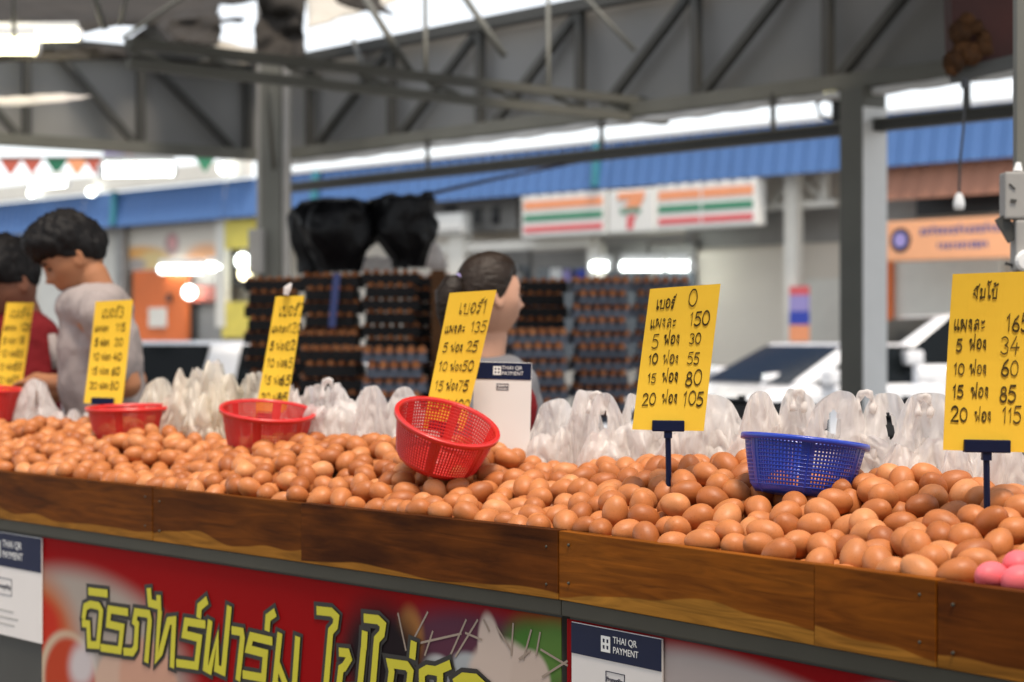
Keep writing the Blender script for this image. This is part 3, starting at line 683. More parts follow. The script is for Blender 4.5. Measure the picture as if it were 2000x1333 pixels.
# ------------------------------------------------------------------ colanders
def basket(label, px, py, width_px, d, m, tilt, roll, group='plastic baskets on the eggs', hgt=.44, dz=0.):
    """(px, py) = centre of the rim"""
    Rr = width_px/2/F*d; hh = Rr*2*hgt; rb = Rr*.74
    t = thing('plastic_basket', label, 'basket', wp(px, py, d)+Vector((0, 0, dz)), 0, group)
    t.rotation_mode = 'YXZ' if False else 'XYZ'; t.rotation_euler = (R(tilt), R(roll), R(20))
    def rad(z):  # z from 0 (rim) to -hh
        k = -z/hh; return Rr*.93-(Rr*.93-rb)*k**1.25 if k < .86 else (Rr*.93-(Rr*.93-rb)*k**1.25)*(1-.9*(k-.86)**1.2)
    NA, NZ = 192, 15; v = []; f = []
    for i in range(NZ+1):
        z = -hh*i/NZ
        for j in range(NA): a = 2*math.pi*j/NA; v.append((rad(z)*math.cos(a), rad(z)*math.sin(a), z))
    rim = MB()
    rim.lathe([(Rr*.93, -.002), (Rr*.985, 0), (Rr, -.003), (Rr*.995, -.010), (Rr*.97, -.010), (Rr*.96, -.005), (Rr*.93, -.006), (Rr*.93, -.002)], n=64)
    # lattice: six solid bands, slots between them
    for i in range(NZ):
        for j in range(NA):
            sect = j % 32; solid = sect < 6 or i == 0 or i >= NZ-2
            if not solid and (sect % 2 == 0) and True: 
                continue
            f.append((i*NA+j, i*NA+(j+1) % NA, (i+1)*NA+(j+1) % NA, (i+1)*NA+j))
    # rings across the slots
    mbw = MB().raw(v, f)
    for i in range(1, NZ-1):
        z = -hh*i/NZ; r = rad(z)
        mbw.lathe([(r-.0005, z+.0011), (r+.0010, z), (r-.0005, z-.0011), (r-.0005, z+.0011)], n=96)
    w = add('lattice_wall', mbw.vf, m, t, smooth=True)
    sm = w.modifiers.new('s', 'SOLIDIFY'); sm.thickness = .0016; sm.offset = 0
    add('rim', rim.vf, m, t, smooth=True)
    bs = MB().lathe([(rad(-hh), 0), (rb*.55, -.003), (.001, -.003), (.001, -.0015), (rb*.55, -.0015), (rad(-hh)-.002, .0015)], (0, 0, -hh), 48)
    add('base', bs.vf, m, t, smooth=True)
    for k in range(6):
        a = 2*math.pi*(k*32+3)/NA; r = rad(-.01)
        rb_ = MB(); ps = [(rad(-hh*q/8)*math.cos(a)*1.006, rad(-hh*q/8)*math.sin(a)*1.006, -hh*q/8) for q in range(9)]
        rb_.tube(ps, .0018, 6); add('rib', rb_.vf, m, t)
    return t
basket('tilted red plastic basket in front of the standing payment card', 875, 822, 214, 3.98, M['red'], 24, 9)
basket('upright red plastic basket beside the big crumpled bag heap', 523, 800, 190, 4.72, M['red'], 11, 1.5)
basket('red plastic basket standing before the tall man in grey', 254, 794, 174, 5.2, M['red'], 1.5, -1.5)
basket('farthest red plastic basket, cut by the frame edge', -28, 757, 152, 5.95, M['red'], 3, 2)
basket('blue plastic basket between the two large price cards', 1573, 858, 252, 3.36, M['bluep'], -2, 7.5)

# ------------------------------------------------------------------ plastic bags
def bag(label, x0, x1, ytop, d, zbase=None, peaks=2, seed=1, spiky=0., m='bag', yaw=0., thick=.35, holes=False, name='plastic_bag', group='white plastic bags behind the eggs', lean=0.):
    w = 1.34*(x1-x0)/F*d; c = wp((x0+x1)/2, ytop, d); zb = ZE-.10 if zbase is None else zbase; h = c.z-zb
    t = name
    NU, NV = 84, 60; v = []; f = []; rg = random.Random(seed); ph = [rg.uniform(0, 6.28) for _ in range(8)]
    pk = [(-.46, 1.0), (.44, rg.uniform(.93, 1.0))] if peaks == 2 else ([(rg.uniform(-.15, .15), 1.0)] if peaks == 1 else [(-.62, rg.uniform(.85, .97)), (-.02, 1.), (.58, rg.uniform(.88, 1))])
    def top(u):
        g = max(a*math.exp(-abs((u-c_)/(.55 if spiky else .41 if peaks == 2 else .56 if peaks == 1 else .27))**(2.2 if spiky else 3.6)) for c_, a in pk)
        e = (.66 if spiky else .80)+(.30 if spiky else .20)*g
        if spiky: e += spiky*(abs(mnoise.noise(Vector((u*3.6+seed, 0, 0))))*1.5+.5*abs(mnoise.noise(Vector((u*8+seed, 3, 0))))-.35)
        return min(1.02, e)
    for side in (1, -1):
        for i in range(NV+1):
            q = i/NV
            for j in range(NU+1):
                u = -1+2*j/NU
                ed = math.sqrt(max(0, 1-u*u))
                H_ = top(u)*(1-.22*(abs(u)**4))
                z = q*H_*h
                ww = w/2*(1.0+.10*math.sin(q*2.6)-.14*max(0, q-.45))
                x = u*ww
                th = thick*w*ed*(.35+.65*math.sin(min(1, (1-q)*1.25+.02)*math.pi/2))*(1 if side > 0 else .8)
                fold = (.006*math.sin(u*7+ph[0]+q*1.5)+.003*math.sin(u*15+ph[1]-q*3))*(.3+q)*ed
                nz = mnoise.noise(Vector((u*2.0+seed, q*2.2, side*2.)))*.022+mnoise.noise(Vector((u*5+seed*2, q*3.5, side*3.)))*.007-abs(mnoise.noise(Vector((u*6+q*4+seed*3, q*5-u*4, side*5.))))*.016
                k = 1+1.6*spiky*2
                y = -side*(th/2)+side*(fold+nz*k)*(w/.16)*ed
                x += mnoise.noise(Vector((u*2, q*2.5+seed, 9.)))*.012*k+lean*q*h
                z += mnoise.noise(Vector((u*2.2+seed, q*3, 4.)))*.010*k*q
                v.append((x*math.cos(yaw)-y*math.sin(yaw), x*math.sin(yaw)+y*math.cos(yaw), z))
    n1 = (NU+1)*(NV+1)
    hol = set()
    for side in (0, 1):
        for i in range(NV):
            for j in range(NU):
                u = -1+2*(j+.5)/NU; q = (i+.5)/NV
                if holes and any(((u-(hx))/.10)**2+((q-.80)/.11)**2 < 1 for hx in ((-.46, .44) if peaks == 2 else (0.,))): continue
                a = side*n1+i*(NU+1)+j
                fc = (a, a+1, a+NU+2, a+NU+1)
                f.append(fc if side == 0 else fc[::-1])
    for i in range(NV):
        for j in (0, NU): a = i*(NU+1)+j; b = a+NU+1; f.append((a, b, b+n1, a+n1) if j == 0 else (b, a, a+n1, b+n1))
    v = [(p[0]+c.x, p[1]+c.y, p[2]+zb) for p in v]
    o = add(t, (v, f), M[m], smooth=True)
    return tag(o, label, 'plastic bag', group)
bag('white bag with an open handle loop beside the farthest red basket', 36, 112, 742, ridge(70)+.12, seed=3, peaks=1, holes=True)
bag('limp white bag lying low in front of the tall man', 100, 190, 800, ridge(150)+.08, seed=4, peaks=3)
bag('small pale bag poking up behind the basket before the tall man', 258, 348, 742, ridge(300)+.10, seed=5, peaks=1, m='bagcream')
bag('tallest crumpled cream bag heap in front of the black tray stacks', 345, 520, 704, ridge(430)+.10, seed=6, peaks=3, spiky=.20, m='bagcream', thick=.5)
bag('crumpled cream bag low beside the upright red basket', 395, 470, 745, ridge(430)+.02, seed=16, peaks=2, spiky=.2, m='bagcream')
bag('crumpled white bag with ragged top between the narrow card and basket', 560, 668, 736, ridge(620)+.12, seed=7, peaks=3, spiky=.14, thick=.45)
bag('wide white bag with a smooth peak, behind the ragged one', 630, 752, 738, ridge(690)+.16, seed=8, peaks=2, spiky=.08, thick=.45)
bag('white bag with one sharp peak behind the tilted basket', 702, 812, 752, ridge(760)+.12, seed=9, peaks=2, thick=.4)
bag('white bag half hidden by the tilted basket and a price card', 785, 870, 772, ridge(830)+.20, seed=19, peaks=2)
bag('white bag sloping up beside the standing payment card', 1028, 1140, 782, ridge(1085)+.12, seed=10, peaks=1, thick=.45)
bag('tall narrow white bag with two thin handles', 1105, 1178, 764, ridge(1140)+.09, seed=11, peaks=1)
bag('white bag with a dark handle slit beside the tall narrow one', 1158, 1262, 766, ridge(1210)+.10, seed=12, peaks=2, holes=True)
bag('white bag behind the card reading 150', 1240, 1345, 790, ridge(1290)+.14, seed=13, peaks=2)
bag('white bag between the card reading 150 and the blue basket', 1325, 1462, 772, ridge(1400)+.10, seed=14, peaks=1, thick=.45)
bag('white bag with two rounded handles above the blue basket rim', 1452, 1594, 762, ridge(1520)+.09, seed=15, peaks=2, thick=.4)
bag('broad white bag with a tall split handle beneath the white column', 1590, 1775, 764, ridge(1680)+.10, seed=27, peaks=2, holes=True, thick=.4)
bag('white bag with a single rounded peak beside the jumbo card', 1748, 1882, 768, ridge(1810)+.12, seed=18, peaks=1, thick=.45)
bag('low white bag behind the navy stake of the jumbo card', 1845, 1965, 868, ridge(1900)+.05, seed=20, peaks=2, thick=.5)
bag('white bag at the very end of the counter under the jumbo card', 1930, 2070, 858, ridge(2000)+.06, seed=21, peaks=2, thick=.5)

# unseen roof added behind and above the camera, darkening the counter front
t = thing('added_aisle_roof', 'low metal roof over the aisle in front of the counter', 'roof', (0, -3, 0))
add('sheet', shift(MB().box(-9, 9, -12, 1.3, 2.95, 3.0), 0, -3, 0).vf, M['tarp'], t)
for x in (-6, -2.5, 2.5, 6):
    for y in (-11.5, -1.0): add('post', shift(MB().box(x-.06, x+.06, y-.06, y+.06, 0, 2.948), 0, -3, 0).vf, M['steel'], t)

fill = random.Random(4)
for px0, px1, yt, lb in ((600, 760, 772, 'low crumpled white bag filling the gap behind the ragged ones'), (1040, 1190, 822, 'low white bag packed behind the tall narrow one'), (1150, 1330, 818, 'low white bag packed behind the one with the dark slit'), (1300, 1480, 822, 'low white bag packed beside the card reading 150'),
                         (1430, 1640, 822, 'low white bag packed behind the blue basket'), (1580, 1800, 835, 'low white bag packed below the thick post'), (1730, 1930, 842, 'low white bag packed beside the jumbo card stake')):
    bag(lb, px0, px1, yt, ridge((px0+px1)/2)+.10, seed=fill.randint(30, 90), peaks=3, spiky=.05, thick=.4)
for k, (px, y, dx, lb) in enumerate(((1163, 772, 26, 'thin bag handle loop standing over the tall narrow bag'), (1560, 768, 22, 'thin bag handle loop above the blue basket'), (1690, 770, 30, 'thin bag handle loop in front of the thick post'), (1805, 778, 24, 'thin bag handle loop beside the jumbo card'), (640, 745, 20, 'thin bag handle loop over the ragged bags'), (420, 712, 18, 'thin bag handle loop on the tallest heap'))):
    d = ridge(px)+.09; P_ = [wp(px+dx*math.cos(R(a))*.5, y+26-30*math.sin(R(a)), d+.01*math.sin(a)) for a in range(-20, 201, 20)]
    tag(add('bag_handle', MB().tube(P_, [.006+.0025*math.sin(i*1.9) for i in range(len(P_))], 7).vf, M['bag'], smooth=True), lb, 'bag handle', 'bag handle loops')

# ------------------------------------------------------------------ stall roof: trusses, posts, canvas
def gp(px, d): return Vector(((px-1000)/F*d, d))
FA, FB = gp(540, 15.2), gp(1690, 10.75)
FR = Frame(FA, FB)                        # truss line running past both posts
FLt = Frame(gp(-200, 13.5), FA)           # truss line left of the post
zb, zt = H+1.40, H+2.18
def truss(fr, x0, x1, verts, diags, label, diag_dir):
    t = fr.root('roof_truss', label, 'roof truss', 0, 'trusses of the stall roof')
    add('bottom_chord', MB().box(x0, x1, -.05, .05, zb, zb+.085).vf, M['steel'], t)
    add('top_chord', MB().box(x0, x1, -.05, .05, zt-.06, zt+.02).vf, M['steeldark'], t)
    for x in verts: add('upright', MB().bar((x, 0, zb+.085), (x, 0, zt-.06), .055).vf, M['steeldark'], t)
    for a, b in diags: add('diagonal', MB().bar((a, .005, zb+.085), (b, .005, zt-.06), .05).vf, M['steeldark'], t)
    return t
vx = [FR.hit(px, 250)[0] for px in (605, 765, 938, 1133, 1360, 1617, 1905)]
dx = [(FR.hit(a, y0)[0], FR.hit(b, y1)[0]) for a, y0, b, y1 in ((618, 275, 762, 100), (782, 250, 932, 65), (968, 232, 1128, 25), (1180, 190, 1352, -10), (1370, 185, 1560, -12), (1640, 150, 1850, -60), (1930, 120, 2170, -90))]
truss(FR, -.05, FR.x(2250), vx, dx, 'long grey roof truss with slanting braces above the 7 sign', 1)
vl = [FLt.hit(px, 250)[0] for px in (52, 275, 485)]
dl = [(FLt.hit(a, 285)[0], FLt.hit(b, 125)[0]) for a, b in ((35, -130), (262, 110), (455, 285))]
truss(FLt, FLt.x(-260), FLt.x(525), vl, dl, 'roof truss over the two men, ending at the grey post', -1)
for fr, a, b, lb, h0 in ((FR, -.10, FR.x(2250), 'flat grey canvas sheet behind the long truss', .004), (FLt, FLt.x(-260), FLt.x(525), 'grey canvas sheet behind the truss over the two men', .004)):
    mb = MB(); n = 60; m_ = 10
    for i in range(n+1):
        for j in range(m_+1):
            x = a+(b-a)*i/n; z = zb+.02+(zt+.0-zb-.02)*j/m_
            mb.v.append((x, .09+.014*mnoise.noise(Vector((x*1.6, z*3, 0)))+.006*math.sin(x*9), z))
    for i in range(n):
        for j in range(m_): q = i*(m_+1)+j; mb.f.append((q, q+m_+1, q+m_+2, q+1))
    t = fr.root('canvas_sheet', lb, 'canvas sheet', 0); sh = add('sheet', mb.vf, M['sheet'], t, smooth=True)
    sh.modifiers.new('s', 'SOLIDIFY').thickness = .006
t = thing('added_shade_roof', 'unseen flat roof added to shade the sellers and the tray stacks', 'roof', (0, 9, 0))  # sheet kept out of frame, added to shade the sellers and trays
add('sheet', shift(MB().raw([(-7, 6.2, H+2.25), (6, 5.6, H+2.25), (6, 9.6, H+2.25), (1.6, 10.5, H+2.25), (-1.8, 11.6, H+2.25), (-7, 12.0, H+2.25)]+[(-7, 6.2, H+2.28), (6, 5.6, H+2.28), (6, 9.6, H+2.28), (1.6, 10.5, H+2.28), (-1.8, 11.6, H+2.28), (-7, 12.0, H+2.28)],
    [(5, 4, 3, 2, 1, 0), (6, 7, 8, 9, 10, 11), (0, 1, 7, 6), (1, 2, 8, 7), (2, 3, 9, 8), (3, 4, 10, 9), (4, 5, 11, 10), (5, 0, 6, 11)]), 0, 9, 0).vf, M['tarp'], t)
# light strip and eaves beam below the truss
zs0 = zb-.085
t = FR.root('eaves_beam', 'dark eaves beam under the white gutter above the 7 sign', 'beam', 0)
xe = FR.x(2250)
add('beam', MB().bbox(.10, xe, -.04, .05, zb-.25, zb-.178, .008).vf, M['steeldark'], t)
add('lip', MB().box(.10, xe, -.052, -.041, zb-.192, zb-.182).vf, M['steel'], t)
t = FR.root('rolled_sheet', 'thin white rolled sheet tied under the grey truss on brackets', 'rolled sheet', 0)
gx = [.12]+[FR.x(px) for px in (845, 1185, 1520, 1900, 2250)]
for a, b in zip(gx, gx[1:]):
    n = 14; add('roll', MB().tube([(a+.01+(b-a-.02)*i/n, -.02, zb-.022-.008*math.sin(math.pi*i/n)+.003*math.sin(i*2.1)) for i in range(n+1)], [.024+.003*math.sin(i*1.7) for i in range(n+1)], 10).vf, M['white'], t, smooth=True)
for x in gx[1:-1]: add('bracket', MB().box(x-.012, x+.012, -.055, -.035, zb-.20, zb+.03).vf, M['steeldark'], t)

def post(fr, x, w, ztop, label, m1, m2=None, name='roof_post'):
    t = fr.root(name, label, 'post', x, 'posts of the stall roof')
    add('shaft', shift(MB().bbox(x-w/2, x+w/2, -w/2, w/2, .012, ztop, .008), x, 0, 0).vf, m1, t)
    add('base_plate', shift(MB().box(x-w*.8, x+w*.8, -w*.8, w*.8, 0, .012), x).vf, M['steeldark'], t)
    return t
xp = FR.x(540)
pA = thing('roof_post', 'slim grey post rising beside the black bundles to the truss corner', 'post', (gp(538, 14.0).x, 14.0, 0), R(-20), 'posts of the stall roof')
add('shaft', MB().bbox(-.075, .085, -.09, .09, .012, 4.4, .008).vf, M['steel'], pA)
add('web', MB().box(-.125, -.076, -.05, .05, .012, 3.9).vf, M['greyband'], pA)
add('conduit', MB().tube([(.12, -.07, .1), (.12, -.07, 4.3)], .028, 8).vf, M['greyband'], pA)
add('base_plate', MB().box(-.2, .2, -.15, .15, 0, .012).vf, M['steeldark'], pA)
bx = MB().bbox(-.14, -.03, -.16, -.092, H+.48, H+.80, .01)
add('switch_box', bx.vf, M['greyband'], pA)
pB = thing('roof_post', 'thick square post, one face grey and the lit one white, beside the parked cars', 'post', (gp(1685, 10.75).x, 10.75, 0), R(-55), 'posts of the stall roof')
add('shaft', MB().bbox(-.09, .09, -.09, .09, .012, H+1.39, .006).vf, M['steel'], pB)
add('lit_face', MB().box(.0905, .096, -.0905, .0905, .02, H+1.28).vf, M['white'], pB)  # white slab puts the lit side of the post into colour
add('base_plate', MB().box(-.15, .15, -.15, .15, 0, .011).vf, M['steeldark'], pB)
# tie beams from the front to the truss corner
t = thing('tie_beam', 'pair of thin rails running from the post top to the middle of the long truss', 'beam', (0, 12, 0))
for dz, rr, nm in ((0, .035, 'upper_rail'), (-.105, .03, 'lower_rail')):
    a = wp(250, 112 if not dz else 100, 9.8); a.z = H+1.50+dz; b = wp(1300, 205, 12.35); b.z = H+1.50+dz
    add(nm, shift(MB().bar(a, b, rr*2, .05), 0, 12, 0).vf, M['steel'], t)
for k in range(9):
    u = k/8; pa = wp(250, 112, 9.8).lerp(wp(1300, 205, 12.35), u); pb = wp(250, 112, 9.8).lerp(wp(1300, 205, 12.35), min(1, u+.06)); pa.z = H+1.47; pb.z = H+1.42
    add('spacer', shift(MB().bar(pa, pb, .02), 0, 12, 0).vf, M['steel'], t)
# hanger rods
rods = [((690, -40, 12), (800, 138, 11.2)), ((690, 80, 11.6), (720, 165, 11.0)), ((830, -30, 12), (832, 150, 11.4)), ((890, -30, 12.2), (985, 110, 12.0)), ((1070, -30, 12.4), (1072, 185, 11.8)), ((1120, -30, 12.2), (1240, 100, 12.0)),
        ((520, 150, 13.2), (535, 330, 13.8)), ((380, -20, 12), (240, 75, 12.5)), ((250, -20, 12), (235, 50, 12.5)), ((180, -20, 12), (205, 55, 12.5)), ((25, -20, 12), (28, 75, 12.5))]
for k, (a, b) in enumerate(rods):
    o = add('hanger_rod', MB().tube([wp(*a), wp(*b)], .014 if k % 3 else .022, 6).vf, M['steel'], smooth=True)
    tag(o, ['thin rod slanting down to the middle of the tie rails', 'short rod beside the post above the tie rails', 'upright rod hanging before the second truss bay', 'thin rod slanting across the sky gap', 'upright rod hanging before the fourth truss bay', 'rod slanting from the pale sky to the truss top',
            'light strut leaning on the grey post below the rails', 'long rod slanting across the dark roof beside the post', 'short rod in the dark roof over the men', 'rod slanting to the knot of dark tarp', 'rod above the warm lamp'][k], 'rod', 'rods under the roof')

# roofing overhead: dark tarps with ragged edges and pale sheets
def tarp(label, poly, d0, d1, m, seed, name='roof_tarp', bump_=.05, thick=.012):
    """photo polygon hung in space; the depth grows from d0 at its lower rim to d1 at the top"""
    ys = [p[1] for p in poly]; y0, y1 = min(ys), max(ys); bm = bmesh.new()
    vs = [bm.verts.new((p[0], p[1], 0)) for p in poly]; fc = bm.faces.new(vs)
    bmesh.ops.triangulate(bm, faces=[fc]); 
    for _ in range(3): bmesh.ops.subdivide_edges(bm, edges=bm.edges[:], cuts=1, use_grid_fill=True)
    for v in bm.verts:
        x, y = v.co.x, v.co.y; k = (y1-y)/(y1-y0)
        n = mnoise.noise(Vector((x*.012, y*.02, seed)))+.5*mnoise.noise(Vector((x*.04, y*.05, seed)))
        v.co = wp(x+n*6, y+n*5, d0+(d1-d0)*k+n*bump_*4)
    bm.verts.index_update()
    o = add(name, ([v.co[:] for v in bm.verts], [[w.index for w in f.verts] for f in bm.faces]), m, smooth=True); bm.free()
    o.modifiers.new('s', 'SOLIDIFY').thickness = thick
    return tag(o, label, 'roof tarp' if name == 'roof_tarp' else 'roof sheet')
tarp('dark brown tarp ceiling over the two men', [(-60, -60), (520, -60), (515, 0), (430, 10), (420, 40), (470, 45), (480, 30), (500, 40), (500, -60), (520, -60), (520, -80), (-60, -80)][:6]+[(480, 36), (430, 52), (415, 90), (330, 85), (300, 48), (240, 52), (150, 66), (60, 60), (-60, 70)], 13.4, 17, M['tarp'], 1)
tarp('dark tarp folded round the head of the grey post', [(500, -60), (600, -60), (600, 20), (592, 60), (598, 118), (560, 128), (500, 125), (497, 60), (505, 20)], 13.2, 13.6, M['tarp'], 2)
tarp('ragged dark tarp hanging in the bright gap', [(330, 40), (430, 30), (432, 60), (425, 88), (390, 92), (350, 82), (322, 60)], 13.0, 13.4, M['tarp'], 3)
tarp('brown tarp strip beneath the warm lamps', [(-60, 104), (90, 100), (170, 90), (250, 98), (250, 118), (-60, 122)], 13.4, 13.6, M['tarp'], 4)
tarp('crumpled cream roof sheet beside the dark tarps', [(250, 85), (300, 48), (360, 90), (500, 95), (498, 128), (250, 112)], 14.6, 16, M['roofpale'], 5, 'roof_sheet')
tarp('pale ribbed roof sheet beside the post top', [(600, -60), (930, -60), (760, 12), (690, 30), (600, 58)], 15, 18, M['roofpale'], 6, 'roof_sheet')
tarp('small dark tarp scrap on the pale ribbed roof sheet', [(640, -20), (745, -20), (740, 8), (770, 32), (700, 22), (660, 8)], 14, 14.3, M['tarp'], 7)
tarp('curled clear sheet hanging under the truss near the men', [(-60, 195), (120, 182), (180, 190), (120, 200), (-60, 212)], 12.9, 13.1, M['bag'], 8, 'roof_sheet', thick=.004)

# lamps that are lit
def tube_lamp(label, a, b, r, m, group='lit tubes under the roofs'):
    a, b = Vector(a), Vector(b); c = (a+b)/2; t = thing('tube_lamp', label, 'lamp', c, 0, group)
    add('tube', shift(MB().tube([a, b], r, 10), *c).vf, m, t, smooth=True)
    d = (b-a).normalized()
    add('end_cap', shift(MB().tube([a-d*.03, a], r*1.25, 10), *c).vf, M['white'], t); add('end_cap', shift(MB().tube([b, b+d*.03], r*1.25, 10), *c).vf, M['white'], t)
    add('batten', shift(MB().bar(a+Vector((0, .01, r*1.9)), b+Vector((0, .01, r*1.9)), r*1.8, r*1.2), *c).vf, M['white'], t)
tube_lamp('upper warm lit tube under the dark tarp', wp(-40, 72, 13), wp(150, 70, 13.3), .035, M['lampwarm'])
tube_lamp('lower warm lit tube under the dark tarp', wp(-40, 92, 12.7), wp(66, 92, 12.9), .05, M['lampwarm'])
tube_lamp('big white lit tube above the blue awning over the tall man', wp(200, 334, 17), wp(335, 332, 17.3), .055, M['lampon'])
tube_lamp('smaller white lit tube at the low eaves beyond the man in red', wp(60, 362, 18), wp(130, 356, 18), .04, M['lampon'])
# floodlight on the long truss
def flood(px, py, d):
    t = thing('floodlight', 'small floodlight pair clamped where the beam meets the thick post', 'floodlight', wp(px, py, d), R(-20))
    add('housing', MB().bbox(-.07, .06, -.07, .05, -.02, .07, .012).vf, M['greyband'], t)
    q = add('lens', MB().lathe([(.001, 0), (.020, .001), (.028, .006), (.028, .02)], (0, 0, 0), 16).vf, M['lampwarm'], t); q.rotation_euler = (R(90), 0, 0); q.location = (-.03, -.085, .03)
    add('bracket', MB().bbox(-.03, .09, -.05, .05, -.14, -.022, .01).vf, M['black'], t)
    add('cable', MB().tube([(-.06, -.03, 0), (-.12, -.02, -.03), (-.1, 0, -.1), (-.02, 0, -.13)], .010, 6).vf, M['black'], t)
    add('clamp', MB().bbox(.061, .085, -.06, .03, -.01, .085, .006).vf, M['black'], t)
flood(1637, 192, 11.0)
# hanging bulb socket on its wire, electric boxes, maroon board
t = thing('hanging_socket', 'empty lamp socket hanging on a long black wire', 'lamp socket', wp(1873, 393, 6.5))
o_ = wp(1873, 393, 6.5); tp_ = wp(1884, 160, 6.5)-o_
add('wire', MB().tube([tuple(tp_), (tp_.x-.004, 0, tp_.z*.6), (.004, 0, tp_.z*.35), (0, 0, .02)], .0045, 6).vf, M['black'], t)
add('socket', MB().lathe([(.001, -.032), (.017, -.03), (.020, -.012), (.018, .0), (.013, .018), (.006, .026), (.001, .027)], n=16).vf, M['white'], t, smooth=True)
add('ceiling_rose', MB().lathe([(.001, 0), (.014, -.002), (.012, .03), (.001, .032)], (tp_.x, 0, tp_.z-.02), 12).vf, M['black'], t)
t = thing('switch_boxes', 'two grey switch boxes on a thin pole above the jumbo price card', 'switch box', wp(1990, 400, 4.6)); t.name = 'switch_box'
def rl(px, py, d=4.6): return wp(px, py, d)-wp(1990, 400, 4.6)
a, b = rl(1957, 430), rl(2040, 338); add('upper_box', MB().bbox(a.x, b.x, -.03, .03, a.z, b.z, .006).vf, M['greyband'], t)
a, b = rl(1978, 530), rl(2050, 432); add('lower_box', MB().bbox(a.x, b.x, -.032, .03, a.z, b.z, .006).vf, M['greyband'], t)
a = rl(2000, 700); b = rl(2000, -40); add('pole', MB().box(a.x-.008, a.x+.05, .031, .07, -wp(1990, 400, 4.6).z, b.z).vf, M['steel'], t)
a, b = rl(1952, 425), rl(1978, 470); add('flap', MB().bar((a.x, -.01, a.z), (b.x, -.01, b.z), .012, .03).vf, M['steeldark'], t)
add('knob', MB().lathe([(.001, .0), (.022, .001), (.026, .01), (.02, .02), (.001, .021)], n=16).vf, M['white'], t); q = [c for c in t.children if c.name.startswith('knob')][0]; q.rotation_euler = (R(90), 0, 0); q.location = rl(1994, 512)+Vector((0, -.045, 0))
add('cable_end', MB().tube([tuple(rl(1988, 530)), tuple(rl(1975, 518)), tuple(rl(1963, 515))], .004, 6).tube([tuple(rl(1992, 532)), tuple(rl(1982, 545)), tuple(rl(1976, 548))], .004, 6).vf, M['black'], t)
add('screw', MB().bar(rl(1965, 362)+Vector((0, -.032, 0)), rl(1976, 372)+Vector((0, -.032, 0)), .003).vf, M['steeldark'], t)
add('slot', MB().bar(rl(1967, 394)+Vector((0, -.032, 0)), rl(1978, 395)+Vector((0, -.032, 0)), .006).vf, M['steeldark'], t)
# pale cap on the pole
add('white_plug', MB().tube([tuple(rl(1988, 335)), tuple(rl(1989, 318))], [.012, .006], 8).vf, M['white'], t)
t = thing('maroon_board', 'dark maroon board with brown dried decorations in the top corner', 'hanging board', wp(1930, 60, 7.0))
def rm_(px, py, d=7.): return wp(px, py, d)-wp(1930, 60, 7.)
bm_ = [(1856, -60), (2060, -60), (2060, 110), (1995, 118), (1870, 150), (1862, 130)]
add('panel', MB().prism([(rm_(x, y).x, rm_(x, y).z) for x, y in bm_], 0, .12).vf, M['maroon'], t)
add('frame', MB().bar(rm_(1856, 152), rm_(2060, 102), .03, .05).vf, M['steeldark'], t)
rr = random.Random(3)
for k, (px, py, r) in enumerate(((1858, 125, 22), (1866, 70, 22), (1880, 45, 16), (1912, 98, 20), (1852, 140, 14), (1900, 60, 14), (1886, 110, 24), (1915, 78, 14), (1868, 98, 14))):
    bm = bmesh.new(); bmesh.ops.create_icosphere(bm, subdivisions=3, radius=r/F*7)
    for v in bm.verts: v.co *= 1+.35*mnoise.noise(v.co*40+Vector((k, 0, 0))); v.co.y *= .8
    c = rm_(px, py)+Vector((0, -.06, 0)); bm.verts.index_update()
    add('dried_husk', ([(v.co+c)[:] for v in bm.verts], [[w.index for w in f.verts] for f in bm.faces]), M['rust'], t, smooth=True); bm.free()

# ------------------------------------------------------------------ shop building across the lane
FC = Frame((-5.92, 30.), (4.92, 18.7))
def fb(mb, r, y0, y1): return mb.box(r[0], r[1], y0, y1, r[2], r[3])
shop = FC.root('shop_building', 'long shop building with a blue metal awning and beige walls', 'building', 0)
ux0, ux1 = FC.x(-500), FC.x(2500)
zbl0, zbl1 = FC.hit(1300, 362)[1], FC.hit(1300, 292)[1]
zw = zbl0
add('wall', MB().box(ux0, ux1, .8, 1.0, -.1, zw+.6).vf, M['beige'], shop)
add('grey_band', MB().box(FC.x(1340, .79), FC.x(1645, .79), .77, .79, FC.hit(1450, 482, .8)[1], FC.hit(1450, 400, .8)[1]).vf, M['greyband'], shop)
add('soffit', MB().box(ux0, ux1, .06, .79, zw+.25, zw+.30).vf, M['greyband'], shop)
# blue corrugated awning, in sheets
def corr(x0, x1, z0, z1, y, pitch=.20, amp=.022, lean=.10):
    mb = MB(); n = max(4, int((x1-x0)/pitch*8))
    for i in range(n+1):
        x = x0+(x1-x0)*i/n; yy = y+amp*max(-.6, min(.6, math.sin(2*math.pi*x/pitch)*1.4))
        mb.v += [(x, yy-lean, z0), (x, yy, z1)]
    mb.f = [(2*i, 2*i+2, 2*i+3, 2*i+1) for i in range(n)]; return mb
x = ux0; bz1 = FC.hit(1300, 268)[1]
while x < ux1:
    o = add('awning_sheet', corr(x, x+1.9, zbl0, bz1, -.02).vf, M['blue'], shop); o.modifiers.new('s', 'SOLIDIFY').thickness = .004; x += 1.905
xr0 = FC.x(1690)
add('brown_awning', corr(xr0, ux1, FC.hit(1860, 385)[1], FC.hit(1860, 316)[1], .05, .2, .012).vf, M['brownsheet'], shop).modifiers.new('s', 'SOLIDIFY').thickness = .004
for px in (235, 628, 1178): 
    r = FC.x(px); add('downpipe', MB().tube([(r, -.14, zbl0+.03), (r, -.10, bz1)], .055, 8).vf, M['teal'], shop)
add('eaves_trim', MB().box(ux0, FC.x(500), -.18, -.06, bz1+.02, bz1+.26).vf, M['cream'], shop)
add('eaves_trim', MB().box(FC.x(560), ux1, -.05, .02, bz1+.0, bz1+.05).vf, M['white'], shop)
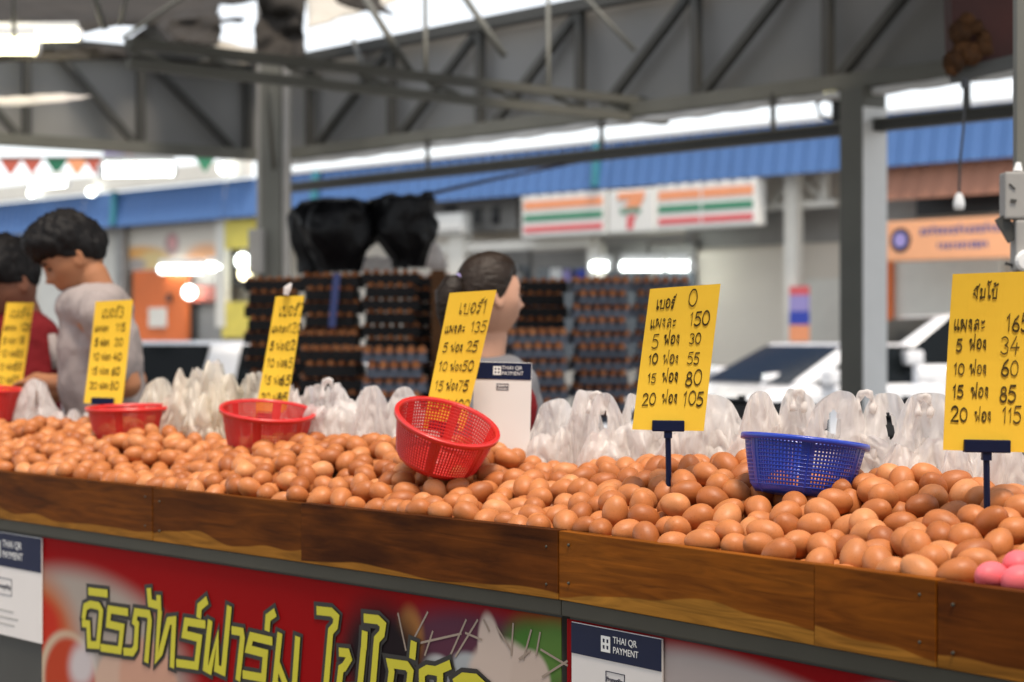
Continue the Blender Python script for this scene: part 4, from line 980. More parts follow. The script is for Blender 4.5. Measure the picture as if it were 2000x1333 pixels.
def panel(name, px0, px1, y0, y1, m, off=.70, th=.05, par=None):
    r = FC.rect(px0, px1, y0, y1, off); return add(name, MB().box(r[0], r[1], off-th, off, r[2], r[3]).vf, M[m] if isinstance(m, str) else m, par or shop)
panel('shutter', 1368, 1545, 488, 760, 'beige', .75, .05); panel('shutter', 1578, 1690, 545, 760, 'shutter', .75, .05)
for k in range(26):     # ribs of the shutters
    r = FC.rect(1368, 1545, 500+k*10, 501.5+k*10, .69); add('shutter_rib', MB().box(r[0], r[1], .685, .699, r[2], r[3]).vf, M['shutter'], shop) if k < 22 else None
panel('shutter', 1742, 1960, 508, 760, 'shutter', .74, .05)
panel('door_frame', 1733, 1746, 512, 690, 'orange', .66, .04)
panel('dark_opening', 1795, 1962, 380, 420, 'black', .60, .05)
panel('wall_panel', 1733, 1795, 386, 430, 'greyband', .62, .05)
panel('column', 1545, 1568, 343, 760, 'cream', .30, .12)
panel('column', 1612, 1622, 340, 405, 'cream', .40, .08); panel('column', 1488, 1498, 355, 420, 'greyband', .5, .08)
panel('lintel', 1500, 1640, 395, 408, 'cream', .36, .08)
def brace(a, b, off=.42, w=.06, m='cream'):
    pa, pb = FC.hit(*a, off), FC.hit(*b, off); add('brace', MB().bar((pa[0], off, pa[1]), (pb[0], off, pb[1]), w).vf, M[m], shop)
brace((1505, 405), (1545, 355)); brace((1568, 350), (1612, 395)); brace((1568, 400), (1605, 350), .5)
panel('column', 893, 922, 450, 760, 'cream', .20, .15); panel('column', 1160, 1184, 455, 760, 'cream', .25, .12)
panel('lintel', 850, 1165, 472, 490, 'cream', .18, .10); panel('lintel', 1170, 1365, 462, 474, 'greyband', .30, .1)
panel('upper_wall', 850, 1020, 395, 455, 'greyband', .55, .1); panel('dark_opening', 925, 940, 408, 438, 'black', .44, .02); panel('dark_opening', 962, 976, 405, 438, 'black', .44, .02); panel('dark_opening', 868, 892, 402, 414, 'black', .44, .02)
for k, (a, b) in enumerate(((922, 1040), (1046, 1158), (1186, 1270), (1276, 1362))):
    f_ = panel('shop_window', a, b, 492 if k < 2 else 478, 700, 'greyband', .70, .06)
    r = FC.rect(a+5, b-5, 522 if k < 2 else 512, 700, .63); g_ = add('pane', MB().box(r[0], r[1], .615, .635, r[2], r[3]).vf, M['glassshop'], None); g_.parent = f_; g_.location = Vector(g_.location)-f_.location
# glimpses inside: shelves seen through the panes
for px, y, w_, m_ in ((1080, 525, 22, 'white'), (1105, 528, 14, 'lilac'), (1130, 527, 18, 'stickblue'), (990, 520, 20, 'white'), (1010, 530, 14, 'greyband')):
    panel('display_box', px, px+w_, y, y+22, m_, .60, .05)
# far left shop fronts
panel('poster_wall', 245, 432, 438, 528, 'cream', .30, .06); panel('poster_wall', 80, 236, 440, 700, 'cream', .45, .06)
panel('column', 236, 250, 440, 700, 'greyband', .2, .1); panel('column', 432, 450, 430, 640, 'cream', .15, .1); panel('column', 300, 312, 530, 660, 'greyband', .5, .05) 
panel('yellow_board', 444, 502, 430, 486, 'yellowp', .10, .05); panel('dark_opening', 450, 505, 487, 560, 'black', .2, .05); panel('yellow_board', 440, 500, 590, 660, 'yellowp', .12, .06)
panel('orange_wall', 266, 372, 528, 700, 'orange', .25, .06); panel('orange_wall', 372, 432, 560, 590, 'flagred', .25, .06); panel('shop_interior', 372, 440, 528, 700, 'greyband', .40, .06)
panel('white_notice', 292, 326, 602, 640, 'cream', .18, .02); panel('dark_knob', 328, 336, 575, 590, 'black', .18, .03); panel('side_wall', 372, 384, 590, 680, 'steeldark', .3, .04)
# round-bellied poster shapes
po = FC.root('food_poster', 'wide poster with orange and yellow swirls above the orange wall', 'poster', FC.x(340, .23), z=0)
x_ = FC.x(340, .23)
def pb(px, py, wpx, hpx, soft, c):
    a = FC.hit(px, py, .23); b = FC.hit(px+wpx, py-hpx, .23); return (a[0]-x_, a[1], b[0]-a[0], b[1]-a[1], 0, soft, c)
r = FC.rect(252, 430, 440, 524, .23)
add('poster_sheet', MB().box(r[0]-x_, r[1]-x_, .225, .232, r[2], r[3]).vf, blob_material('poster_print', (.74, .68, .58), [pb(270, 505, 55, 26, .3, (.85, .45, .15)), pb(300, 515, 30, 26, .4, (.8, .62, .3)), pb(336, 478, 14, 24, .3, (.45, .32, .3)), pb(337, 474, 8, 14, .3, (.75, .4, .38)), pb(400, 505, 36, 30, .4, (.80, .45, .25)), pb(380, 520, 30, 14, .4, (.5, .42, .38)), pb(262, 518, 24, 14, .3, (.45, .4, .36))]), po, centre=False)
for px0, px1, y, r_, lb in ((316, 400, 527, .075, 'long lit tube in front of the orange shop'), (408, 438, 522, .07, 'short lit tube at the end of the orange shop'), (1158, 1192, 521, .06, 'pair of small lit lamps on the pale shop column'), (1218, 1300, 521, .065, 'long lit tube in the shop window under the 7 sign'), (1308, 1350, 521, .065, 'short lit tube beside the long one in the shop window')):
    a = FC.hit(px0, y, .1); b = FC.hit(px1, y, .1); tube_lamp(lb, FC.w(a[0], .1, a[1]), FC.w(b[0], .1, b[1]), r_*.8, M['lampon'], 'lit tubes at the shops')
def globe(label, px, py, rpx, off=.05, m='lampon'):
    x, z = FC.hit(px, py, off); p = FC.w(x, off, z); d = p.y; r = rpx/F*d
    t = thing('globe_lamp', label, 'lamp', p, 0, 'round lit lamps at the shops')
    add('globe', MB().lathe([(max(.001, r*math.sin(R(a))), -r*math.cos(R(a))) for a in range(0, 181, 15)], n=20).vf, M[m], t, smooth=True)
    add('stem', MB().tube([(0, 0, r), (0, 0, r*1.8)], r*.15, 8).vf, M['greyband'], t)
globe('round white lamp glowing in front of the orange shop', 370, 572, 13); globe('bright white globe under the yellow board', 474, 510, 14); globe('yellow white globe below the white one', 478, 536, 12, m='lampwarm')
globe('small lamp on the white eaves over the tall man', 178, 376, 8, -.3); globe('tiny lamp above the lamp on the eaves', 62, 378, 7, -.3); globe('cool white lamp at the eaves near the post', 436, 330, 10, -.3); globe('bright lamp behind the head of the man in red', 5, 480, 14)

# seven sign -----------------------------------------------------------
def sign_box(name, label, cat, px0, px1, y0, y1, off=-.12, th=.16, m='s_white', slope=True):
    r = FC.rect(px0, px1, y0, y1, off); t = FC.root(name, label, cat, r[0], y=off, z=r[2])
    w, h = r[1]-r[0], r[3]-r[2]
    add('box', MB().bbox(0, w, 0, th, 0, h, .02).vf, M[m], t); return t, w, h
for px0, px1, y0, y1, lb in ((1018, 1183, 378, 462, 'striped white shop sign before the 7 logo'), (1280, 1478, 356, 446, 'longer striped white shop sign after the 7 logo')):
    t, w, h = sign_box('striped_sign', lb, 'shop sign', px0, px1, y0, y1)
    t['group'] = 'signs of the 7 shop'
    for nm, z0, z1, m_ in (('orange_stripe', .66, .86, 's_orange'), ('green_stripe', .38, .54, 's_green'), ('red_stripe', .12, .26, 's_red')):
        add(nm, MB().box(.05, w-.05, -.006, -.0005, h*z0, h*z1).vf, M[m_], t)
    if px0 > 1200: add('panel_joint', MB().box(w*.46, w*.46+.02, -.009, -.007, .02, h-.02).vf, M['white'], t)
t, w, h = sign_box('seven_sign', 'square white shop sign with an orange and red 7', 'shop sign', 1188, 1277, 370, 455, -.14)
t['group'] = 'signs of the 7 shop'
add('numeral_top', MB().prism([(w*.22, h*.93), (w*.80, h*.93), (w*.80, h*.80), (w*.70, h*.58), (w*.36, h*.58), (w*.50, h*.76), (w*.22, h*.76)], -.01, -.001).vf, M['s_orange'], t)
add('numeral_stem', MB().prism([(w*.44, h*.40), (w*.63, h*.40), (w*.56, h*.24), (w*.56, h*.08), (w*.42, h*.08), (w*.42, h*.24)], -.01, -.001).vf, M['s_red'], t)
text('ELEVEn', h*.17, M['s_green'], t, (w*.5, -.006, h*.49), sx=1.25, bold=.004)
t, w, h = sign_box('white_sign_box', 'small blank white sign box beside the black bundles', 'sign', 848, 903, 418, 458, -.05)
add('rim', MB().box(.03, w-.03, -.006, -.001, .03, .06).vf, M['greyband'], t)
# orange municipal sign
t, w, h = sign_box('orange_sign', 'long orange sign with a round navy seal and two faint blue lines of writing', 'sign', 1731, 1978, 428, 508, -.05, .08, 'peach')
sl_ = MB().lathe([(.001, 0), (h*.30, 0), (h*.30, .006), (.001, .006)], n=28); o = add('seal', sl_.vf, M['navy'], t); o.rotation_euler = (R(90), 0, 0); o.location = (w*.12, -.004, h*.53)
o = add('seal_centre', MB().lathe([(.001, 0), (h*.19, 0), (h*.19, .004), (.001, .004)], n=24).vf, M['lilac'], t); o.rotation_euler = (R(90), 0, 0); o.location = (w*.12, -.011, h*.53)
bi = MB(); rr = random.Random(9)
for (a, b, z, hh) in ((.28, .95, .64, .16), (.42, .80, .28, .14)):
    x = a*w
    while x < b*w:
        g_ = rr.choice('กบอรผฟงลจม'.replace('ก', 'บ')); adv, q = G[g_]
        for s_ in q: ribbon(bi, [(x+p[0]*hh*h*1.1, z*h+p[1]*hh*h*1.2) for p in s_], .018, -.003, mapf=lambda u, v, y: (u, y, v))
        x += hh*h*.95
add('faint_writing', bi.vf, M['blueink'], t)
# sticker banner round the pale column
r = FC.rect(1543, 1580, 560, 668, .1); t = FC.root('column_banner', 'small red, white and blue banner tied to the cream column', 'banner', r[0], y=.10, z=r[2]); w, h = r[1]-r[0], r[3]-r[2]
for nm, a, b, m_ in (('orange_field', 0, .30, 's_orange'), ('blue_field', .302, .55, 'stickblue'), ('white_field', .552, .84, 'lilac'), ('red_field', .842, 1, 's_red')): add(nm, MB().box(0, w, -.01, .01, h*a, h*b).vf, M[m_], t)
# bunting flags far left
for k, (px, py, m_, lb) in enumerate(((20, 325, 'flagred', 'faded red pennant at the frame edge under the truss'), (62, 322, 'flagred', 'faded red pennant beside the green one'), (110, 325, 'flaggreen', 'green pennant under the truss'), (150, 325, 's_orange', 'pale orange pennant beside the green one'), (185, 322, 'flagred', 'small red pennant before the big lit tube'), (225, 314, 'lilac', 'violet pennant above the big lit tube'), (262, 312, 's_red', 'red pennant above the big lit tube'), (400, 318, 's_green', 'light green pennant near the grey post'))):
    a, b, c = wp(px-24, py-16, 19), wp(px+24, py-14, 19), wp(px, py+20, 19)
    o = add('pennant', ([a, b, c, a+Vector((0, .01, 0)), b+Vector((0, .01, 0)), c+Vector((0, .01, 0))], [(0, 1, 2), (5, 4, 3), (0, 3, 4, 1), (1, 4, 5, 2), (2, 5, 3, 0)]), M[m_]); tag(o, lb, 'pennant', 'pennants strung under the roof')
o = add('pennant_line', MB().tube([wp(-60, 310, 19), wp(200, 308, 19), wp(500, 304, 19)], .012, 6).vf, M['steel']); tag(o, 'thin line that carries the pennants', 'string')

# ------------------------------------------------------------------ stacks of egg trays
def tray_mesh(name, m, nx=6, ny=5, P=.048):
    mb = MB(); K = 4; W_, D_ = nx*P, ny*P; NX, NY = nx*K, ny*K
    for i in range(NX+1):
        for j in range(NY+1):
            x = -W_/2+W_*i/NX; y = -D_/2+D_*j/NY
            mb.v.append((x, y, .014*math.cos(2*math.pi*x/P+(math.pi if nx % 2 == 0 else 0)+math.pi)*0+.013*(-math.cos(2*math.pi*(i/K))*-1+-math.cos(2*math.pi*(j/K))*-1)/1+.006))
    for i in range(NX):
        for j in range(NY): q = i*(NY+1)+j; mb.f.append((q, q+NY+1, q+NY+2, q+1))
    # rim strip hanging down all round with teeth
    for side in range(4):
        n = NX if side < 2 else NY
        k = len(mb.v)
        for i in range(n+1):
            u = i/n; tooth = (.034 if (i % K) else .022) if 'dark' in m.name or 'black' in m.name else (.020 if (i % K) else -.002)  # rims raised on the shade-dark trays so their eggs stay dim
            if side == 0: p = (-W_/2+W_*u, -D_/2-.002)
            elif side == 1: p = (-W_/2+W_*u, D_/2+.002)
            elif side == 2: p = (-W_/2-.002, -D_/2+D_*u)
            else: p = (W_/2+.002, -D_/2+D_*u)
            mb.v += [(p[0], p[1], -.020), (p[0], p[1], tooth)]
        mb.f += [(k+2*i, k+2*i+2, k+2*i+3, k+2*i+1) for i in range(n)]
    me = bpy.data.meshes.new(name); me.from_pydata(mb.v, [], mb.f); me.materials.append(m); me.update(); return me
TM = {'blue': tray_mesh('egg_tray', M['trayblue']), 'dark': tray_mesh('egg_tray', M['traydark'])}
TV, TF = egg_mesh(10, 7); EV = []; EF = []; ek = 0; PT = .0655; eg = random.Random(21)
table_z = .98
TG = 'trays of eggs stacked behind the sellers'
def stack(px, ytop, d, kind, yaw, where, bottom=table_z, eggside=True):
    global ek
    top = wp(px, ytop, d); n = int((top.z-bottom)/PT); z0 = top.z-.045-(n-1)*PT
    names = ['lowest', 'second lowest', 'third lowest', 'fourth lowest', 'fifth lowest', 'sixth lowest', 'seventh lowest', 'eighth lowest', 'ninth lowest', 'tenth lowest', 'eleventh lowest', 'twelfth lowest']
    for k in range(n):
        o = bpy.data.objects.new('egg_tray', TM[kind]); COL.objects.link(o)
        a = yaw+(90 if k % 2 else 0)+eg.uniform(-1.2, 1.2); z = z0+k*PT
        o.location = (top.x+eg.uniform(-.003, .003), d+eg.uniform(-.003, .003), z); o.rotation_euler = (0, 0, R(a))
        nm = 'topmost' if k == n-1 else ('second from top' if k == n-2 else 'third from top' if k == n-3 else names[min(k, 11)])
        tag(o, f"{nm} egg tray of {where}", 'egg tray', TG)
        ca, sa = math.cos(R(a)), math.sin(R(a))
        for i in range(6):
            for j in range(5):
                if k < n-1 and 0 < i < 5 and 0 < j < 4: continue
                x, y = (i-2.5)*.048, (j-2)*.048
                s_ = eg.uniform(.92, 1.04); V = TV*s_
                EV.append(V+np.array((o.location.x+x*ca-y*sa, o.location.y+x*sa+y*ca, z+.027))); EF.extend([tuple(q+ek for q in ff) for ff in TF]); ek += len(TV)
for i, (px, y, d, kind, yaw, where) in enumerate((
    (1172, 545, 9.7, 'blue', 3, 'the tall stack in the middle of the right group'), (1290, 545, 9.9, 'blue', -4, 'the tall stack behind the card reading 150'),
    (1052, 548, 10.0, 'dark', 2, 'the tall dark stack behind the woman'), (944, 542, 9.9, 'dark', 0, 'the tall stack hidden by the head of the woman'),
    (764, 532, 9.8, 'dark', 2, 'the tall stack under the black bundles'), (650, 538, 9.8, 'dark', -2, 'the tall stack with the blue strap'), (537, 545, 9.8, 'dark', 3, 'the tall stack under the grey post'),
    (850, 540, 10.25, 'dark', 0, 'the tall stack behind the brown batten'), (1045, 645, 9.2, 'blue', 5, 'the low slate stack beside the chin of the woman'), (772, 680, 8.7, 'blue', 2, 'the low slate stack behind the tilted basket'), (655, 680, 8.9, 'dark', -3, 'the low dark stack beside the slate one'),
    (640, 650, 9.3, 'dark', 0, 'the middle high stack behind the two low ones'), (1405, 800, 9.6, 'dark', 0, 'the lowest stack at the foot of the thick post'))):
    stack(px, y, d, kind, yaw, where, table_z if y < 790 else .2) if y < 790 else None
o = add('tray_eggs', (np.concatenate(EV), EF), M['egg'], smooth=True); tag(o, 'brown eggs standing in the stacked trays', 'eggs', None, 'stuff')
t = thing('stock_table', 'dark table carrying the stacks of egg trays', 'table', (0, 9.5, 0))
a, b = wp(440, 700, 9.6), wp(1350, 700, 9.6)
add('table_top', shift(MB().box(a.x, b.x, 8.5, 10.2, table_z-.09, table_z-.052), 0, 9.5, 0).vf, M['steeldark'], t)
for x in (a.x+.05, (a.x+b.x)/2, b.x-.1):
    for y in (8.55, 10.1): add('leg', shift(MB().box(x, x+.05, y, y+.05, 0, table_z-.09), 0, 9.5, 0).vf, M['steeldark'], t)
p0, p1 = wp(658, 535, 9.60), wp(648, 640, 9.60); tag(add('blue_strap', MB().bar(p0, p1, .035, .004).vf, M['blueink']), 'faded blue strap down the front of the black trays', 'strap')
p0, p1 = wp(856, 528, 9.55), wp(858, 760, 9.55); tag(add('brown_batten', MB().bar(p0, p1, .07, .04).vf, M['brownpost']), 'upright brown wooden batten between the tray stacks', 'batten')

# black bundles on the stacks -------------------------------------------
def lump(name, label, cat, rings, d, m, seed, amp=.03, n=40, group=None):
    """rings: (px_centre, py, half width px) from top to bottom"""
    v = []; f = []
    R_ = []
    for a, b in zip(rings, rings[1:]):
        for k in range(4): u = k/4; R_.append([a[i]*(1-u)+b[i]*u for i in range(3)])
    R_.append(list(rings[-1]))
    for i, (px, py, hw) in enumerate(R_):
        c = wp(px, py, d); r = max(.004, hw/F*d)
        for j in range(n):
            a = 2*math.pi*j/n; q = Vector((math.cos(a), math.sin(a)*.75, 0))
            nn = 1+amp*10*mnoise.noise(Vector((q.x*2+seed, q.y*2, c.z*6)))*.5+amp*4*abs(mnoise.noise(Vector((q.x*6+seed, q.y*6, c.z*9))))
            v.append((c.x+q.x*r*nn, c.y+q.y*r*nn, c.z+.02*mnoise.noise(Vector((q.x*3, q.y*3, seed)))))
    for i in range(len(R_)-1):
        for j in range(n): f.append((i*n+j, i*n+(j+1) % n, (i+1)*n+(j+1) % n, (i+1)*n+j))
    f.append(tuple(range(n))); f.append(tuple((len(R_)-1)*n+j for j in range(n))[::-1])
    return tag(add(name, (v, f), m, smooth=True), label, cat, group)
G3 = 'black cloth bundles over the tray stacks'
lump('cloth_bundle', 'rounded black bundle tapering down beside the grey post', 'bundle', [(665, 390, 26), (660, 396, 56), (656, 418, 68), (655, 450, 68), (658, 485, 56), (662, 512, 42), (662, 532, 34)], 10.0, M['darkplastic'], 1, .06, 64, group=G3)
lump('cloth_bundle', 'squarer black bundle with a knot at its top corner', 'bundle', [(796, 383, 40), (790, 389, 58), (784, 420, 66), (785, 455, 62), (796, 485, 44), (800, 508, 32), (796, 524, 29)], 10.05, M['darkplastic'], 2, .06, 64, group=G3)
lump('cloth_bundle', 'narrow black fold hanging between the post and the round bundle', 'bundle', [(588, 408, 16), (590, 425, 26), (592, 470, 24), (600, 510, 18), (605, 535, 22)], 10.3, M['darkplastic'], 3, .06, group=G3)
lump('cloth_bundle', 'black fold sagging between the two big bundles', 'bundle', [(722, 396, 16), (722, 408, 34), (718, 435, 36), (716, 465, 26), (716, 480, 10)], 10.2, M['darkplastic'], 4, .06, group=G3)
tag(add('bundle_knot', MB().tube([wp(822, 388, 10), wp(830, 380, 10), wp(842, 378, 10.02), wp(846, 392, 10)], [.012, .02, .016, .006], 8).vf, M['darkplastic'], smooth=True), 'small black knot on the corner of the square bundle', 'knot')
tag(add('thin_cable', MB().tube([wp(838, 380, 10.3), wp(960, 352, 11.4), wp(1125, 318, 13)], .012, 6).vf, M['navy']), 'dark cable sagging from the bundle across the blue awning', 'cable')
# pale plastic sheets behind the bundles
lump('plastic_bag', 'grey clear bag between the post and the round black bundle', 'plastic bag', [(588, 440, 8), (600, 470, 18), (612, 510, 22), (620, 535, 24)], 10.5, M['bag'], 6)
lump('plastic_bag', 'white bag standing on the trays between the black bundles', 'plastic bag', [(730, 505, 30), (730, 512, 42), (728, 530, 44)], 10.3, M['bag'], 7)
lump('plastic_bag', 'white pointed bag right of the square black bundle', 'plastic bag', [(838, 472, 8), (842, 490, 20), (845, 524, 28)], 10.3, M['bag'], 8)

# ------------------------------------------------------------------ people
def recalc(vf):
    bm = bmesh.new(); vs = [bm.verts.new(p) for p in vf[0]]
    for f in vf[1]:
        try: bm.faces.new([vs[i] for i in f])
        except ValueError: pass
    bmesh.ops.remove_doubles(bm, verts=bm.verts, dist=1e-5)
    bmesh.ops.recalc_face_normals(bm, faces=bm.faces); bm.verts.index_update()
    r = ([v.co[:] for v in bm.verts], [tuple(w.index for w in f.verts) for f in bm.faces]); bm.free(); return r
def fuse(vf, voxel, smooth, name='tmp'):
    """one continuous closed surface out of overlapping closed volumes"""
    vf = recalc(vf); me = bpy.data.meshes.new(name); me.from_pydata(vf[0], [], vf[1]); o = bpy.data.objects.new(name, me); COL.objects.link(o)
    r = o.modifiers.new('r', 'REMESH'); r.mode = 'VOXEL'; r.voxel_size = voxel
    if smooth: q = o.modifiers.new('s', 'SMOOTH'); q.factor = .6; q.iterations = smooth
    m2 = bpy.data.meshes.new_from_object(o.evaluated_get(bpy.context.evaluated_depsgraph_get()))
    out = ([v.co[:] for v in m2.vertices], [tuple(p.vertices) for p in m2.polygons])
    bpy.data.objects.remove(o); bpy.data.meshes.remove(me); bpy.data.meshes.remove(m2); return out
def skin_mesh(chains, smooth=7, voxel=.009):
    """verts (x, y, z, r) or (x, y, z, (ry, rx)) joined by tapering limbs, then fused into one surface"""
    V, E = chains; mb = MB(); n = 16
    for a, b in E:
        A, B = Vector(V[a][:3]), Vector(V[b][:3]); ra, rb = V[a][3], V[b][3]
        ra = ra if isinstance(ra, tuple) else (ra, ra); rb = rb if isinstance(rb, tuple) else (rb, rb)
        d = (B-A); L = d.length; d = d/L; ref = Vector((0, 1, 0)) if abs(d.y) < .7 else Vector((1, 0, 0))
        w = (ref-d*ref.dot(d)).normalized(); u = d.cross(w); k = len(mb.v); prof = []
        ma, mb_ = min(ra), min(rb)
        for q in (-80, -60, -35, 0): prof.append((ma*math.sin(R(q)), math.cos(R(q)), 0.))
        for q in (.25, .5, .75): prof.append((L*q, 1, q))
        for q in (0, 35, 60, 80): prof.append((L+mb_*math.sin(R(q)), math.cos(R(q)), 1.))
        for x, c, t in prof:
            for j in range(n):
                g = 2*math.pi*j/n; r1 = ra[0]*(1-t)+rb[0]*t; r2 = ra[1]*(1-t)+rb[1]*t
                mb.v.append(tuple(A+d*x+w*math.cos(g)*r1*c+u*math.sin(g)*r2*c))
        for i in range(len(prof)-1):
            for j in range(n): mb.f.append((k+i*n+j, k+i*n+(j+1) % n, k+(i+1)*n+(j+1) % n, k+(i+1)*n+j))
        mb.f.append(tuple(k+j for j in range(n))[::-1]); mb.f.append(tuple(k+(len(prof)-1)*n+j for j in range(n)))
    return fuse(mb.vf, voxel, smooth)
def gs(x, s): return math.exp(-(x/s)**2)
def head_pt(u, hairk=0., style=0, seed=0):
    """u unit direction, +X face, +Z up -> point of the head, optional hair shell"""
    x, y, z = u
    p = Vector((x*.098, y*.076, z*.118))
    if z < 0:
        k = -z; p.y *= 1-.30*k*k-.10*max(0, x)*k; p.x = p.x*(1-.20*k*k)+.012*k*(x > -.2)
        if x < 0: p.x *= 1-.35*k
    if x < 0: p.x *= 1.04+.05*gs(z-.25, .5)
    if x > 0:
        f = max(0, x)**1.5
        p.x -= .006*gs(z-.02, .28)*f
        p.x += .005*gs(z-.30, .12)*gs(y, .5)*f                      # brow
        p.x -= .011*gs(z-.08, .13)*(gs(y-.36, .17)+gs(y+.36, .17))*f    # eye sockets
        p.x += (.010*gs(z-.02, .13)+.021*gs(z+.17, .10))*gs(y, .13)*f   # nose
        p.x += .006*gs(z+.17, .07)*(gs(y-.14, .07)+gs(y+.14, .07))*f
        p.x += .010*gs(z+.44, .055)*gs(y, .22)*f+.009*gs(z+.58, .055)*gs(y, .2)*f   # lips
        p.x -= .004*gs(z+.51, .025)*gs(y, .22)*f
        p.x += .012*gs(z+.86, .14)*gs(y, .30)*f                     # chin
        p.y += .004*gs(z+.05, .2)*(gs(y-.7, .2)-gs(y+.7, .2))
    return p
def head_verts(n1=72, n2=54, fn=head_pt):
    v = []; f = []
    for i in range(1, n2):
        a = math.pi*i/n2
        for j in range(n1): b = 2*math.pi*j/n1; v.append(fn((math.sin(a)*math.cos(b), math.sin(a)*math.sin(b), math.cos(a))))
    t = len(v); v.append(fn((0, 0, 1))); v.append(fn((0, 0, -1)))
    for i in range(n2-2):
        for j in range(n1): f.append((i*n1+j, (i+1)*n1+j, (i+1)*n1+(j+1) % n1, i*n1+(j+1) % n1))
    for j in range(n1): f.append((t, j, (j+1) % n1)); q = (n2-2)*n1; f.append((t+1, q+(j+1) % n1, q+j))
    return v, f
def ss_(a, b, x): t = max(0, min(1, (x-a)/(b-a))); return t*t*(3-2*t)
def hair_fn(style, seed):
    def fn(u):
        x, y, z = u; p = head_pt(u); d = Vector(u).normalized()
        nz = mnoise.noise(Vector((x*3+seed, y*3, z*2)))*.5+mnoise.noise(Vector((x*9+seed, y*9, z*4)))*.5+abs(mnoise.noise(Vector((x*16+seed, y*16, z*5))))*.5
        front = ss_(-.1, .75, x)
        if style == 'man':
            line = .36*front-.02*(1-front)-.42*ss_(.0, .8, -x)+.10*nz
            m_ = ss_(line-.05, line+.06, z); th = .014+.026*ss_(.1, .9, z)+.014*front*m_+.018*nz
            if x > .1 and z > .2: th += .016*ss_(.3, .8, x)*(1-ss_(.6, .95, z))
        else:
            line = .60*front-.14*(1-front)-.30*ss_(.0, .8, -x)
            if abs(y) > .6 and x > -.2: line += .12*ss_(-.2, .3, x)
            m_ = ss_(line-.05, line+.06, z); th = .011+.010*ss_(.1, .9, z)+.003*nz
        wide = ss_(line-.05, line+.42, z)
        return p*(1-.10*(1-m_)) + d*(th*(.35+.65*wide)*m_)
    return fn
def person(name, label, loc, yaw, head, pitch, roll_h, joints, skin_m, shirt, shirt_m, hair_style, hair_m, extra=None, hscale=1.):
    """joints in local metres (x forward, y left, z up); head = centre of the head"""
    t = thing('person', label, 'person', loc, yaw)
    v, f = skin_mesh(joints, 2, .006)
    M4 = Matrix.Translation(head) @ Matrix.Rotation(roll_h, 4, 'Z') @ Matrix.Rotation(pitch, 4, 'Y') @ Matrix.Scale(hscale, 4)
    hv, hf = head_verts(); mb = MB().raw(v, f).raw([(M4 @ p)[:] for p in hv], hf)
    for s in (1, -1):        # ears
        ev_ = []; ef_ = []
        n1, n2 = 16, 10
        for i in range(n2+1):
            for j in range(n1):
                a = math.pi*i/n2; b = 2*math.pi*j/n1
                q = Vector((.019*math.sin(a)*math.cos(b), .008*math.sin(a)*math.sin(b), .032*math.cos(a)))
                if q.y*s > 0: q.y -= s*.007*gs(q.x-.002, .010)*gs(q.z-.004, .018)
                q.x += .25*q.z*-.4; q.y += s*.004*(-q.x/.019)
                ev_.append((M4 @ (q+Vector((-.008, s*.0785, -.004))))[:])
        for i in range(n2):
            for j in range(n1): ef_.append((i*n1+j, i*n1+(j+1) % n1, (i+1)*n1+(j+1) % n1, (i+1)*n1+j))
        mb.raw(ev_, ef_)
    add('body', fuse(mb.vf, .0045, 2), skin_m, t, smooth=True, centre=False)
    hh = head_verts(96, 72, hair_fn(hair_style, len(label))); add('hair', ([(M4 @ p)[:] for p in hh[0]], hh[1]), hair_m, t, smooth=True, centre=False)
    for s in (1, -1):
        e_ = [];
        o = add('eye', MB().lathe([(max(.0004, .0085*math.sin(R(a))), -.0085*math.cos(R(a))) for a in range(0, 181, 20)], n=12).vf, M['eye'], t, smooth=True, centre=False); o.location = M4 @ Vector((.0835, s*.030, .010)); o.scale = (1, 1.3, .45)
        add('eyebrow', MB().tube([(M4 @ Vector((.0925, s*.016, .029)))[:], (M4 @ Vector((.0925, s*.032, .034)))[:], (M4 @ Vector((.083, s*.047, .031)))[:]], .0035, 6).vf, hair_m, t, centre=False)
    m_ = M4 @ Vector((.1005, 0, -.061)); add('mouth', MB().tube([(M4 @ Vector((.0915, y, -.0600)))[:] for y in (-.020, -.008, .008, .020)], [.001, .0028, .0028, .001], 6).vf, M['lips'], t, centre=False)
    for nm, ch, mm in shirt:
        sv, sf = skin_mesh(ch); w = add(nm, (sv, sf), mm, t, smooth=True, centre=False)
        tx = bpy.data.textures.get('cloth') or bpy.data.textures.new('cloth', 'CLOUDS'); tx.noise_scale = .11; dm = w.modifiers.new('d', 'DISPLACE'); dm.texture = tx; dm.strength = .030; dm.mid_level = .5
    if extra: extra(t, M4)
    return t
M['shirtslate'] = mat('slate_grey_cotton', (.16, .16, .17), .9, var=.1, bump=.3)
M['lips'] = mat('lips', (.32, .09, .07), .4, var=0)
